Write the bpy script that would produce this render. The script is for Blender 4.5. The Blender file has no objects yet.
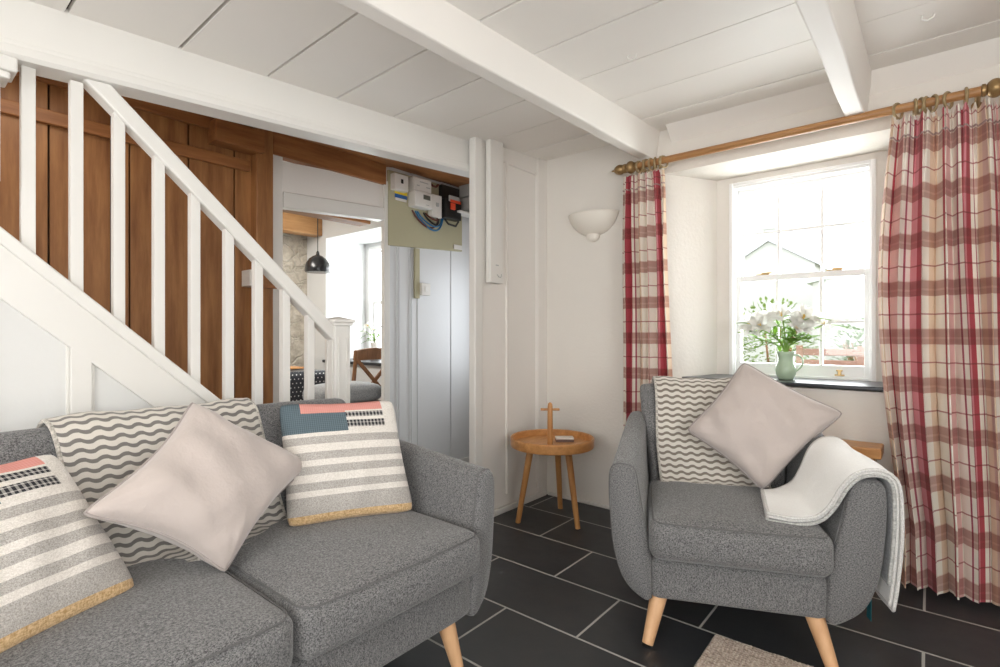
import bpy, bmesh, math, random
from mathutils import Vector, Matrix
R = math.radians
random.seed(7)
SC = bpy.context.scene
COL = SC.collection

# ------------------------------------------------------------------ helpers
class MB:
    """collects vertices, faces and uvs and links them as ONE mesh object"""
    def __init__(s): s.v = []; s.f = []; s.uv = []; s.mi = []
    def add(s, vs, fs, uvs=None, mi=0):
        b = len(s.v); s.v += [tuple(p) for p in vs]
        s.uv += list(uvs) if uvs else [(p[0], p[2]) for p in vs]
        s.f += [tuple(b + i for i in f) for f in fs]; s.mi += [mi] * len(fs)
        return s
    def quad(s, a, b, c, d): return s.add([a, b, c, d], [(0, 1, 2, 3)])
    def box(s, x0, x1, y0, y1, z0, z1, M=None):
        vs = [Vector(p) for p in ((x0,y0,z0),(x1,y0,z0),(x1,y1,z0),(x0,y1,z0),(x0,y0,z1),(x1,y0,z1),(x1,y1,z1),(x0,y1,z1))]
        if M: vs = [M @ p for p in vs]
        return s.add(vs, [(0,3,2,1),(4,5,6,7),(0,1,5,4),(1,2,6,5),(2,3,7,6),(3,0,4,7)])
    def bar(s, a, b, w, h, up=(0,0,1)):
        a = Vector(a); b = Vector(b); d = (b-a); L = d.length; d.normalize()
        u = Vector(up); sd = d.cross(u).normalized(); u = sd.cross(d).normalized()
        M = Matrix((( d.x, sd.x, u.x, a.x),(d.y, sd.y, u.y, a.y),(d.z, sd.z, u.z, a.z),(0,0,0,1)))
        return s.box(0, L, -w/2, w/2, -h/2, h/2, M)
    def prism(s, poly, z0, z1, fn=None):
        """poly in 2D, extruded between z0 and z1; fn maps (a, b, c) to a point"""
        fn = fn or (lambda a, b, c: (a, b, c)); n = len(poly)
        vs = [fn(p[0], p[1], z0) for p in poly] + [fn(p[0], p[1], z1) for p in poly]
        fs = [tuple(range(n))[::-1], tuple(range(n, 2*n))] + [(i, (i+1) % n, n+(i+1) % n, n+i) for i in range(n)]
        return s.add(vs, fs)
    def lathe(s, prof, c=(0,0,0), n=32, axis='z', M=None):
        vs = []; fs = []
        for r, h in prof:
            for k in range(n):
                a = 2*math.pi*k/n
                p = Vector((r*math.cos(a), r*math.sin(a), h))
                if axis == 'x': p = Vector((p.z, p.x, p.y))
                if axis == 'y': p = Vector((p.x, p.z, p.y))
                if M: p = M @ p
                vs.append(p + Vector(c))
        m = len(prof)
        for i in range(m-1):
            for k in range(n):
                fs.append((i*n+k, i*n+(k+1) % n, (i+1)*n+(k+1) % n, (i+1)*n+k))
        if prof[0][0] > 1e-5: fs.append(tuple(range(n))[::-1])
        if prof[-1][0] > 1e-5: fs.append(tuple((m-1)*n+k for k in range(n)))
        return s.add(vs, fs)
    def tube(s, pts, r, n=10, closed=False, cap=True):
        pts = [Vector(p) for p in pts]; m = len(pts); rs = r if isinstance(r, (list, tuple)) else [r]*m
        vs = []; fs = []; ref = None
        for i, p in enumerate(pts):
            a = pts[(i-1) % m] if (i > 0 or closed) else p
            b = pts[(i+1) % m] if (i < m-1 or closed) else p
            t = (b-a).normalized()
            if ref is None:
                ref = Vector((0,0,1)) if abs(t.z) < .9 else Vector((1,0,0))
            u = (ref - t*ref.dot(t)).normalized(); w = t.cross(u); ref = u
            for k in range(n):
                ang = 2*math.pi*k/n
                vs.append(p + (u*math.cos(ang) + w*math.sin(ang))*rs[i])
        for i in range(m if closed else m-1):
            j = (i+1) % m
            for k in range(n):
                fs.append((i*n+k, i*n+(k+1) % n, j*n+(k+1) % n, j*n+k))
        if cap and not closed:
            fs.append(tuple(range(n))[::-1]); fs.append(tuple((m-1)*n+k for k in range(n)))
        return s.add(vs, fs)
    def loft(s, rings, cap=True, closed=True):
        n = len(rings[0]); vs = [p for r in rings for p in r]; fs = []
        for i in range(len(rings)-1):
            for k in range(n if closed else n-1):
                fs.append((i*n+k, i*n+(k+1) % n, (i+1)*n+(k+1) % n, (i+1)*n+k))
        if cap:
            fs.append(tuple(range(n))[::-1]); fs.append(tuple((len(rings)-1)*n+k for k in range(n)))
        return s.add(vs, fs)
    def grid(s, fn, nu, nv, uvf=None, mif=None):
        vs = []; uv = []
        for j in range(nv+1):
            for i in range(nu+1):
                u = i/nu; v = j/nv; vs.append(fn(u, v)); uv.append(uvf(u, v) if uvf else (u, v))
        b = len(s.v); s.v += [tuple(p) for p in vs]; s.uv += uv
        for j in range(nv):
            for i in range(nu):
                a = b + j*(nu+1)+i; s.f.append((a, a+1, a+nu+2, a+nu+1))
                s.mi.append(mif((i+.5)/nu, (j+.5)/nv) if mif else 0)
        return s
    def sphere(s, c, r, n=16, m=10, sc=(1,1,1)):
        prof = [(r*math.sin(math.pi*i/m), -r*math.cos(math.pi*i/m)) for i in range(m+1)]
        prof = [(max(a, 1e-4), h) for a, h in prof]
        M = Matrix.Diagonal((sc[0], sc[1], sc[2], 1))
        return s.lathe(prof, c, n, M=M)
    def build(s, name, mat, parent=None, smooth=False, bevel=0, solid=0, subsurf=0, weld=False, seg=2, off=-1):
        me = bpy.data.meshes.new(name); me.from_pydata([tuple(v) for v in s.v], [], s.f)
        uvl = me.uv_layers.new(name='UVMap')
        for l in me.loops: uvl.data[l.index].uv = s.uv[l.vertex_index]
        mats = mat if isinstance(mat, (list, tuple)) else [mat]
        for m in mats: me.materials.append(m)
        if len(mats) > 1:
            for p, mi in zip(me.polygons, s.mi): p.material_index = mi
        bm = bmesh.new(); bm.from_mesh(me)
        if weld: bmesh.ops.remove_doubles(bm, verts=bm.verts, dist=1e-5)
        if not solid: bmesh.ops.recalc_face_normals(bm, faces=bm.faces)
        bm.to_mesh(me); bm.free()
        if smooth:
            for p in me.polygons: p.use_smooth = True
            if smooth != 'all':
                me.set_sharp_from_angle(angle=R(40))
        o = bpy.data.objects.new(name, me); COL.objects.link(o)
        if parent: o.parent = parent
        if solid:
            m = o.modifiers.new('s', 'SOLIDIFY'); m.thickness = solid; m.offset = off
        if bevel:
            m = o.modifiers.new('b', 'BEVEL'); m.width = bevel; m.segments = seg; m.limit_method = 'ANGLE'; m.angle_limit = R(35)
        if subsurf:
            m = o.modifiers.new('u', 'SUBSURF'); m.levels = subsurf; m.render_levels = subsurf
        return o

def tag(o, label=None, cat=None, group=None, kind=None):
    if label: o['label'] = label
    if cat: o['category'] = cat
    if group: o['group'] = group
    if kind: o['kind'] = kind
    return o
def thing(name, label, cat, loc=(0,0,0), rz=0, group=None):
    o = bpy.data.objects.new(name, None); COL.objects.link(o); o.empty_display_size = .1
    o.location = loc; o.rotation_euler = (0, 0, rz)
    return tag(o, label, cat, group)
def struct(o, label=None):
    o['kind'] = 'structure'
    if label: o['label'] = label
    return o
def copy_tree(o, parent=None):
    c = o.copy(); COL.objects.link(c)
    if parent: c.parent = parent
    for ch in list(o.children): copy_tree(ch, c)
    return c
def lerp(a, b, t): return a + (b-a)*t
def crom(pts, n, closed=False):
    """Catmull-Rom resampling of a list of tuples"""
    P = [Vector(p) for p in pts]; m = len(P); out = []
    segs = m if closed else m-1
    for i in range(segs):
        if closed: p0, p1, p2, p3 = P[(i-1) % m], P[i], P[(i+1) % m], P[(i+2) % m]
        else: p0, p1, p2, p3 = P[max(i-1, 0)], P[i], P[i+1], P[min(i+2, m-1)]
        for k in range(n):
            t = k/n
            out.append(.5*((2*p1)+(p2-p0)*t+(2*p0-5*p1+4*p2-p3)*t*t+(3*p1-p0-3*p2+p3)*t*t*t))
    if not closed: out.append(P[-1])
    return out
def pathfn(pts, n=8):
    C = crom(pts, n); L = [0]
    for a, b in zip(C, C[1:]): L.append(L[-1]+(b-a).length)
    T = L[-1]
    def f(t):
        d = max(0, min(1, t))*T
        for i in range(len(L)-1):
            if d <= L[i+1] or i == len(L)-2:
                k = (d-L[i])/max(1e-9, L[i+1]-L[i]); return C[i].lerp(C[i+1], k)
    f.length = T
    return f

# ------------------------------------------------------------------ materials
class NT:
    def __init__(s, name):
        s.m = bpy.data.materials.new(name); s.m.use_nodes = True; s.t = s.m.node_tree
        s.b = s.t.nodes['Principled BSDF']; s.out = s.t.nodes['Material Output']
    def n(s, typ, **kw):
        nd = s.t.nodes.new(typ)
        for k, v in kw.items():
            if k.startswith('i_'):
                nd.inputs[k[2:].replace('_', ' ')].default_value = v
            else: setattr(nd, k, v)
        return nd
    def l(s, a, b): s.t.links.new(a, b)
    def math(s, op, a, b=None, c=None):
        nd = s.n('ShaderNodeMath', operation=op)
        for i, x in enumerate((a, b, c)):
            if x is None: continue
            if isinstance(x, (int, float)): nd.inputs[i].default_value = x
            else: s.l(x, nd.inputs[i])
        return nd.outputs[0]
    def ramp(s, fac, stops, interp='LINEAR'):
        nd = s.n('ShaderNodeValToRGB'); cr = nd.color_ramp; cr.interpolation = interp
        while len(cr.elements) < len(stops): cr.elements.new(.5)
        for e, (p, c) in zip(cr.elements, stops):
            e.position = p; e.color = (*c, 1)
        s.l(fac, nd.inputs[0]); return nd.outputs[0]
    def mix(s, fac, a, b, blend='MIX'):
        nd = s.n('ShaderNodeMix', data_type='RGBA', blend_type=blend)
        for x, i in ((fac, 0), (a, 6), (b, 7)):
            if isinstance(x, (int, float)): nd.inputs[i].default_value = x
            elif isinstance(x, tuple): nd.inputs[i].default_value = (*x, 1)
            else: s.l(x, nd.inputs[i])
        return nd.outputs[2]
    def noise(s, vec, scale, detail=3, rough=.5):
        nd = s.n('ShaderNodeTexNoise'); nd.inputs['Scale'].default_value = scale
        nd.inputs['Detail'].default_value = detail; nd.inputs['Roughness'].default_value = rough
        if vec is not None: s.l(vec, nd.inputs['Vector'])
        return nd.outputs[0]
    def coord(s, which='Object'): return s.n('ShaderNodeTexCoord').outputs[which]
    def mapping(s, vec, scale=(1,1,1), loc=(0,0,0), rot=(0,0,0)):
        nd = s.n('ShaderNodeMapping'); s.l(vec, nd.inputs[0])
        nd.inputs['Scale'].default_value = scale; nd.inputs['Location'].default_value = loc; nd.inputs['Rotation'].default_value = rot
        return nd.outputs[0]
    def bump(s, h, dist=.002, strength=1):
        nd = s.n('ShaderNodeBump'); nd.inputs['Distance'].default_value = dist; nd.inputs['Strength'].default_value = strength
        s.l(h, nd.inputs['Height']); s.l(nd.outputs[0], s.b.inputs['Normal'])
    def col(s, c):
        if isinstance(c, tuple): s.b.inputs['Base Color'].default_value = (*c, 1)
        else: s.l(c, s.b.inputs['Base Color'])
    def set(s, rough=.5, spec=.5, metal=0, sheen=0):
        s.b.inputs['Roughness'].default_value = rough; s.b.inputs['Specular IOR Level'].default_value = spec
        s.b.inputs['Metallic'].default_value = metal; s.b.inputs['Sheen Weight'].default_value = sheen
        return s.m

def m_paint(name, c, var=.03, rough=.6, scale=3, bump=.0008, spec=.4):
    t = NT(name); co = t.coord(); f = t.noise(co, scale, 4)
    t.col(t.mix(f, tuple(x*(1-var) for x in c), tuple(min(1, x*(1+var)) for x in c)))
    t.bump(t.noise(co, 60, 3), bump, .5)
    return t.set(rough, spec)
def m_wood(name, a, b, scale=(1,12,12), rough=.45, ns=3):
    t = NT(name); co = t.mapping(t.coord(), scale)
    f = t.noise(co, ns, 5, .6); w = t.noise(co, ns*6, 3)
    t.col(t.mix(t.math('ADD', t.math('MULTIPLY', f, .75), t.math('MULTIPLY', w, .25)), a, b))
    nd = t.t.nodes[-1]
    t.bump(w, .0006, .5)
    return t.set(rough, .4)
def m_woodr(name, a, b, scale=(1,12,12), rough=.45, ns=3):
    t = NT(name); co = t.mapping(t.coord(), scale)
    f = t.noise(co, ns, 6, .65)
    t.col(t.ramp(f, [(.3, a), (.5, tuple(lerp(x, y, .5) for x, y in zip(a, b))), (.68, b)]))
    t.bump(f, .0008, .5)
    return t.set(rough, .4)
def m_plain(name, c, rough=.5, metal=0, spec=.5):
    t = NT(name); f = t.noise(t.coord(), 40, 2)
    t.col(t.mix(f, tuple(x*.96 for x in c), tuple(min(1, x*1.04) for x in c)))
    return t.set(rough, spec, metal)
def m_fabric(name, c1, c2, scale=420, rough=.95, bump=.0012, sheen=.25, soft=30):
    t = NT(name); co = t.coord()
    a = t.noise(t.mapping(co, (1, 1, .35)), scale, 2, .6); b = t.noise(t.mapping(co, (.35, .35, 1)), scale, 2, .6)
    f = t.math('MULTIPLY', t.math('ADD', a, b), .5)
    t.col(t.ramp(f, [(.40, c1), (.60, c2)]))
    h = t.math('ADD', f, t.math('MULTIPLY', t.noise(co, soft, 2), .8))
    t.bump(h, bump, .7)
    return t.set(rough, .15, 0, sheen)
def m_velvet(name, c):
    t = NT(name); co = t.coord(); f = t.noise(co, 5, 3)
    t.col(t.mix(f, tuple(x*.94 for x in c), tuple(min(1, x*1.06) for x in c)))
    t.bump(t.noise(co, 11, 4, .6), .014, .6)
    return t.set(.8, .2, 0, .4)
def m_zigzag(name, spacing, period, amp, light, dark, duty=.45):
    t = NT(name); uv = t.n('ShaderNodeUVMap').outputs[0]; sx = t.n('ShaderNodeSeparateXYZ'); t.l(uv, sx.inputs[0])
    w = t.math('MULTIPLY', t.math('SINE', t.math('MULTIPLY', sx.outputs[0], 2*math.pi/period)), amp)
    w2 = t.math('MULTIPLY', t.math('PINGPONG', sx.outputs[0], period/2), 2*amp*2/period)
    ww = t.math('ADD', t.math('MULTIPLY', w, .5), t.math('MULTIPLY', w2, .5))
    v = t.math('ADD', sx.outputs[1], ww)
    f = t.math('FRACT', t.math('DIVIDE', v, spacing))
    k = t.ramp(f, [(0, (0,0,0)), (duty*.12, (1,1,1)), (duty, (1,1,1)), (duty*1.12, (0,0,0))])
    n = t.noise(t.coord(), 500, 2)
    col = t.mix(k, light, dark)
    t.col(t.mix(t.math('MULTIPLY', n, .25), col, (.30, .28, .25)))
    t.bump(t.math('ADD', n, t.math('MULTIPLY', t.noise(t.coord(), 25, 2), 1)), .002, .6)
    return t.set(.95, .1, 0, .2)
def m_plaid(name):
    t = NT(name); uv = t.n('ShaderNodeUVMap').outputs[0]; sx = t.n('ShaderNodeSeparateXYZ'); t.l(uv, sx.inputs[0])
    fu = t.math('FRACT', t.math('DIVIDE', sx.outputs[0], .46)); fv = t.math('FRACT', t.math('DIVIDE', sx.outputs[1], .2))
    cream = (.84, .79, .70); cr = (.42, .03, .055); du = (.56, .33, .31); tan = (.72, .55, .40); dk = (.36, .06, .10); W = (1, 1, 1)
    cu = t.ramp(fu, [(0, cream), (.10, dk), (.115, cream), (.17, cr), (.24, (.66,.24,.28)), (.32, cr), (.37, cream), (.41, dk), (.42, cream),
                     (.55, tan), (.62, (.62,.42,.36)), (.66, tan), (.73, cream), (.80, cr), (.825, cream), (.90, (.70,.40,.38)), (.95, cream)], 'CONSTANT')
    cv = t.ramp(fv, [(0, W), (.05, (.62,.42,.40)), (.16, (.72,.52,.50)), (.20, (.60,.40,.38)), (.36, (.88,.78,.76)), (.38, W), (.66, (.55,.30,.32)), (.69, W)], 'CONSTANT')
    c = t.mix(1.0, cu, cv, 'MULTIPLY')
    n = t.noise(t.mapping(t.coord(), (1, 1, 1)), 600, 2)
    t.col(t.mix(t.math('MULTIPLY', n, .12), c, (.75, .7, .62)))
    t.bump(n, .0008, .5)
    m = t.set(.9, .15, 0, .15)
    tr = t.n('ShaderNodeBsdfTranslucent'); t.l(c, tr.inputs[0]); mx = t.n('ShaderNodeMixShader'); mx.inputs[0].default_value = .12
    t.l(t.b.outputs[0], mx.inputs[1]); t.l(tr.outputs[0], mx.inputs[2]); t.l(mx.outputs[0], t.out.inputs[0])
    return m
def m_slate():
    t = NT('slate_tiles'); co = t.coord()
    v = t.n('ShaderNodeVectorMath', operation='SUBTRACT'); t.l(co, v.inputs[0]); v.inputs[1].default_value = (-.3325-6.35, 1.935-.677*4, 0)
    br = t.n('ShaderNodeTexBrick', offset=.5, offset_frequency=2, squash=1, squash_frequency=2)
    t.l(v.outputs[0], br.inputs['Vector'])
    for k, x in (('Scale', 1), ('Mortar Size', .0045), ('Mortar Smooth', .1), ('Bias', 0), ('Brick Width', .635), ('Row Height', .3385)): br.inputs[k].default_value = x
    br.inputs['Color1'].default_value = (.014, .0155, .018, 1); br.inputs['Color2'].default_value = (.024, .026, .029, 1); br.inputs['Mortar'].default_value = (.42, .41, .385, 1)
    n = t.noise(co, 9, 6, .6); n2 = t.noise(co, 2.2, 3)
    c = t.mix(t.math('MULTIPLY', n, .35), br.outputs[0], (.05, .055, .062))
    c2 = t.mix(br.outputs[1], c, (.42, .41, .385)); t.col(c2)
    m = t.set(.42, .5)
    t.l(t.math('ADD', t.math('MULTIPLY', n, .25), t.math('ADD', .30, t.math('MULTIPLY', br.outputs[1], .4))), t.b.inputs['Roughness'])
    t.bump(t.math('SUBTRACT', t.math('MULTIPLY', t.math('ADD', n, n2), .5), t.math('MULTIPLY', br.outputs[1], 1.2)), .0025, .6)
    return m
def m_stone():
    t = NT('rubble_stone'); co = t.coord(); w = t.noise(co, 3, 3)
    vv = t.n('ShaderNodeVectorMath', operation='ADD'); t.l(t.mapping(co, (1, 1, 1.7)), vv.inputs[0]); t.l(w, vv.inputs[1])
    vo = t.n('ShaderNodeTexVoronoi', feature='DISTANCE_TO_EDGE'); vo.inputs['Scale'].default_value = 4.2; t.l(vv.outputs[0], vo.inputs['Vector'])
    vc = t.n('ShaderNodeTexVoronoi'); vc.inputs['Scale'].default_value = 4.2; t.l(vv.outputs[0], vc.inputs['Vector'])
    e = t.ramp(vo.outputs['Distance'], [(.0, (0,0,0)), (.07, (1,1,1))])
    g = t.noise(co, 14, 6, .7)
    base = t.ramp(g, [(.3, (.36, .32, .26)), (.55, (.58, .53, .45)), (.75, (.74, .70, .62))])
    sat = t.mix(.3, base, vc.outputs['Color'], 'SOFT_LIGHT')
    t.col(t.mix(e, (.62, .58, .50), base))
    t.bump(t.math('ADD', t.math('MULTIPLY', e, 1), t.math('MULTIPLY', g, 1.2)), .012, .8)
    return t.set(.9, .2)
def m_glass():
    t = NT('window_glass'); tr = t.n('ShaderNodeBsdfTransparent'); gl = t.n('ShaderNodeBsdfGlossy'); gl.inputs['Roughness'].default_value = .02
    mx = t.n('ShaderNodeMixShader'); mx.inputs[0].default_value = .035; t.l(tr.outputs[0], mx.inputs[1]); t.l(gl.outputs[0], mx.inputs[2])
    t.l(mx.outputs[0], t.out.inputs[0]); return t.m
def m_leaf(name, a, b, tl=.35):
    t = NT(name); f = t.noise(t.coord(), 30, 3); c = t.mix(f, a, b); t.col(c); m = t.set(.5, .4)
    tr = t.n('ShaderNodeBsdfTranslucent'); t.l(c, tr.inputs[0]); mx = t.n('ShaderNodeMixShader'); mx.inputs[0].default_value = tl
    t.l(t.b.outputs[0], mx.inputs[1]); t.l(tr.outputs[0], mx.inputs[2]); t.l(mx.outputs[0], t.out.inputs[0]); return m
def m_knit(name, a, b, vertical=True, per=.012):
    t = NT(name); uv = t.n('ShaderNodeUVMap').outputs[0]; sx = t.n('ShaderNodeSeparateXYZ'); t.l(uv, sx.inputs[0])
    f = t.math('FRACT', t.math('DIVIDE', sx.outputs[0], per)); g = t.math('FRACT', t.math('DIVIDE', sx.outputs[1], per))
    k = t.math('MULTIPLY', t.math('ADD', t.math('GREATER_THAN', f, .55), t.math('GREATER_THAN', g, .8)), .5)
    t.col(t.mix(k, a, b)); t.bump(k, .002, .6); return t.set(.95, .1)

WALL = m_paint('white_wall_paint', (.78, .75, .71), .02, .7)
PLAST = m_paint('window_wall_plaster', (.74, .705, .655), .03, .8, 4, .003)
CEIL = m_paint('white_board_paint', (.83, .80, .76), .03, .55)
GLOSS = m_paint('white_gloss_woodwork', (.74, .725, .69), .015, .35, 4, .0004, .5)
PANEL = m_paint('pale_panel_paint', (.70, .70, .685), .02, .5)
SASH = m_paint('white_sash_paint', (.86, .86, .86), .01, .3, 4, .0002)
DARKGAP = m_plain('dark_gap', (.05, .04, .03), .9)
SLATE = m_slate()
SILL = m_paint('slate_sill', (.035, .038, .045), .2, .3, 8, .001)
STAIN = m_woodr('stained_pine_boards', (.18, .070, .024), (.40, .19, .070), (10, 10, 1), .42, 1.8)
STAIN2 = m_woodr('stained_pine_rail', (.20, .075, .024), (.40, .175, .062), (10, 1.2, 14), .42, 1.6)
OAK = m_woodr('oiled_oak', (.36, .15, .045), (.60, .31, .115), (6, 6, 1.2), .38, 3)
OAKT = m_woodr('oiled_oak_tray', (.42, .18, .055), (.66, .34, .13), (9, 1.5, 9), .33, 3)
BEECH = m_woodr('beech_leg', (.55, .30, .15), (.72, .45, .25), (8, 8, 1.5), .4, 2)
LEDGE = m_woodr('pine_ledge', (.45, .20, .07), (.65, .34, .13), (1.2, 10, 8), .35, 3)
POLE = m_woodr('oak_pole', (.30, .14, .05), (.48, .25, .10), (1, 14, 14), .35, 3)
BRASS = m_plain('antique_gold_finial', (.33, .21, .09), .35, .55)
RING = m_plain('antique_wood_ring', (.34, .25, .13), .35, .2)
GREY = m_fabric('grey_marl_upholstery', (.055, .054, .056), (.255, .252, .25), 520)
PIPE = m_plain('grey_piping', (.13, .128, .128), .9)
TAUPE = m_velvet('taupe_velvet', (.50, .435, .405))
TPIPE = m_plain('taupe_piping', (.36, .32, .30), .8)
CREAM = m_fabric('cream_weave', (.60, .56, .51), (.78, .74, .69), 500)
GST = m_fabric('grey_weave_stripe', (.30, .28, .26), (.54, .51, .475), 600)
TEAL = m_knit('teal_knit', (.085, .12, .14), (.17, .215, .24), per=.007)
PINK = m_knit('pink_knit', (.68, .29, .25), (.72, .36, .32), per=.007)
BLACKK = m_knit('black_knit', (.035, .035, .04), (.55, .52, .49), per=.013)
TAN = m_fabric('tan_edge_weave', (.45, .28, .12), (.72, .52, .30), 300)
WAVE1 = m_zigzag('wave_throw_wide', .0268, .047, .0065, (.66, .62, .56), (.17, .16, .15), .42)
WAVE2 = m_zigzag('wave_throw_fine', .0268, .047, .0065, (.68, .64, .575), (.20, .17, .14), .42)
WOOL = m_fabric('pale_wool', (.87, .87, .85), (.93, .93, .91), 500, bump=.0025)
WOOLG = m_fabric('grey_wool', (.25, .255, .26), (.40, .41, .42), 260)
PLAID = m_plaid('red_cream_plaid')
CERAM = m_paint('white_plaster_shade', (.78, .74, .67), .02, .5)
JUG = m_plain('sage_glaze', (.42, .55, .40), .15)
GLASS = m_glass()
LEAF = m_leaf('lily_leaf', (.08, .22, .02), (.24, .42, .05))
STEM = m_leaf('lily_stem', (.16, .30, .05), (.24, .42, .08), .1)
PETAL = m_leaf('white_petal', (.62, .62, .58), (.74, .74, .70), .3)
YEL = m_plain('yellow_stamen', (.75, .5, .08), .6)
BOARD = m_paint('olive_backboard', (.42, .39, .26), .03, .7)
PLW = m_plain('white_plastic', (.72, .70, .66), .4)
PLG = m_plain('grey_plastic', (.42, .43, .42), .5)
BLK = m_plain('black_plastic', (.012, .012, .012), .4)
BLKM = m_plain('black_enamel', (.012, .012, .013), .25)
LCD = m_plain('lcd_grey', (.10, .11, .09), .3)
BLUE = m_plain('blue_cable', (.02, .15, .32), .5)
BROWN = m_plain('brown_cable', (.12, .03, .02), .5)
RED = m_plain('red_seal', (.75, .08, .03), .5)
YELLOW = m_plain('yellow_label', (.8, .6, .03), .6)
BLUEL = m_plain('blue_label', (.02, .10, .32), .6)
STONE = m_stone()
BMET = m_plain('brass_catch', (.55, .38, .18), .3, .9)
CROSSW = m_woodr('chair_wood', (.16, .065, .025), (.30, .14, .06), (8, 8, 1.5), .4, 3)
TEALTAG = m_plain('teal_tag', (.01, .16, .20), .6)

# ------------------------------------------------------------------ room shell
def ceilz(y, x=-1.2):
    k = max(0, min(1, (-1.2-x)/.86)); return 2.247 - .004*k - (.058+.010*k)*(2.9-y)
XL, XR, YN, YF = -2.0, 1.7, -1.9, 2.9
struct(MB().box(-5.4, XR, YN, 3.45, -.1, 0).build('floor', SLATE), 'dark slate floor tiles with pale grout')
# ceiling: wide painted boards with open joints, sloping gently down towards the near end
js = [-1.95, -1.55, -1.22, -.88, -.55, -.22, .08, .387, .702, 1.018, 1.336, 1.656, 1.982, 2.308, 2.64, 2.95]
m = MB()
for a, b in zip(js, js[1:]):
    g = .0055 if b < 1.8 else .0036; d = random.uniform(-.0015, .0015)
    xs = (-2.12, -1.2, XR+.05); rings = []
    for x in xs:
        za, zb = ceilz(a+g, x)+d, ceilz(b-g, x)+d
        rings.append([(x, a+g, za), (x, b-g, zb), (x, b-g, zb+.02), (x, a+g, za+.02)])
    m.loft(rings)
cl = struct(m.build('ceiling', CEIL), 'white painted ceiling of wide boards')
m = MB(); m.add([(-2.14,-1.95,ceilz(-1.95)+.019),(XR+.1,-1.95,ceilz(-1.95)+.019),(XR+.1,3.0,ceilz(3.0)+.019),(-2.14,3.0,ceilz(3.0)+.019),
                 (-2.1,-1.95,2.5),(XR+.1,-1.95,2.5),(XR+.1,3.0,2.5),(-2.1,3.0,2.5)], [(0,3,2,1),(4,5,6,7),(0,1,5,4),(1,2,6,5),(2,3,7,6),(3,0,4,7)])
m.build('board_backing', DARKGAP, cl)
# ceiling beams (pitched with the ceiling)
def ybeam(name, x0b, x1b, x0t, x1t, h, ya, yb, mat, mat_label, skew=0, bev=.006, dz=0):
    rings = []
    for k in range(13):
        y = lerp(ya, yb, k/12); zc = ceilz(y)+.01; j = .003*math.sin(k*2.1); zb = zc-max(.09, h-dz*(yb-y))
        s = skew*(yb-y)
        rings.append([(x0t+s, y, zc), (x0b+s+j, y, zb), (x1b+s+j, y, zb), (x1t+s, y, zc)])
    return struct(MB().loft(rings).build(name, mat, bevel=bev), mat_label)
ybeam('ceiling_beam', -1.285, -1.218, -1.30, -1.195, .175, YN, YF, CEIL, 'long white ceiling beam meeting the wall above the left curtain', dz=.022, bev=.008)
ybeam('ceiling_beam', -.29, -.218, -.295, -.195, .205, YN, 2.86, CEIL, 'short white ceiling beam above the middle of the window', dz=.02)
hk = thing('ceiling_bracket', 'small white metal bracket and hook fixed beside the right ceiling beam', 'bracket', (-.155, 1.86, ceilz(1.86)))
MB().box(-.03,.03,-.05,.05,-.035,.0).build('bracket_plate', GLOSS, hk, bevel=.004)
MB().box(-.035,-.012,-.02,.02,-.07,-.03).build('bracket_arm', PLG, hk, bevel=.003)
MB().tube([(0,0,-.03),(0,0,-.055),(.012,0,-.065),(.02,0,-.05)], .004, 8).build('hook', GLOSS, hk, smooth=True)
for i, (x, y) in enumerate(((-.93, 1.93), (-.02, 2.40))):
    c = ceilz(y)
    o = MB().tube([(x,y,c+.002),(x,y,c-.012),(x+.014,y+.004,c-.02),(x+.03,y+.006,c-.014),(x+.034,y+.006,c-.004)], .0035, 8).build('cup_hook', GLOSS, smooth=True)
    tag(o, ['small white cup hook in the ceiling right of the long beam', 'small white cup hook in the ceiling right of the short beam'][i], 'hook')
# cove at the window wall
m = MB(); prof = [(2.905, 2.16), (2.905, 2.26), (2.80, 2.26), (2.82, 2.235), (2.86, 2.205)]
m.prism([(p[0], p[1]) for p in prof], -1.13, XR, lambda a, b, c: (c, a, b))
struct(m.build('trim_1', CEIL, smooth=True), 'rounded plaster edge between ceiling and window wall')

# window wall with a deep splayed recess
def wallface(m, y, x0, x1, z0, z1, hx0, hx1, hz0, hz1):
    for (a, b, c, d) in ((x0, hx0, z0, z1), (hx1, x1, z0, z1), (hx0, hx1, z0, hz0), (hx0, hx1, hz1, z1)):
        m.quad((a,y,c),(b,y,c),(b,y,d),(a,y,d))
def recess(m, y0, y1, y2, F, B, W):
    """splayed recess: F front opening, B back opening, W window hole; each (x0,x1,z0,z1)"""
    fc = [(F[0],y0,F[2]),(F[1],y0,F[2]),(F[1],y0,F[3]),(F[0],y0,F[3])]
    bc = [(B[0],y1,B[2]),(B[1],y1,B[2]),(B[1],y1,B[3]),(B[0],y1,B[3])]
    for i in range(4): m.quad(fc[i], fc[(i+1)%4], bc[(i+1)%4], bc[i])
    wallface(m, y1, B[0], B[1], B[2], B[3], *W)
    wc = [(W[0],W[2]),(W[1],W[2]),(W[1],W[3]),(W[0],W[3])]
    for i in range(4):
        a, b = wc[i], wc[(i+1)%4]; m.quad((a[0],y1,a[1]),(b[0],y1,b[1]),(b[0],y2,b[1]),(a[0],y2,a[1]))
m = MB()
F = (-1.17, .08, .815, 1.995); B = (-.972, -.115, .815, 1.985); W = (-.884, -.220, .83, 1.94)
wallface(m, 2.9, XL, XR+.02, 0, 2.4, *F)
recess(m, 2.9, 3.2, 3.42, F, B, W)
wallface(m, 3.42, XL-.05, XR+.3, -.2, 2.7, *W)
m.quad((XL-.0,2.9,2.4),(XR+.3,2.9,2.4),(XR+.3,3.42,2.7),(XL-.0,3.42,2.7))
struct(m.build('wall_far', PLAST), 'white plastered window wall with deep splayed recess')
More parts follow.
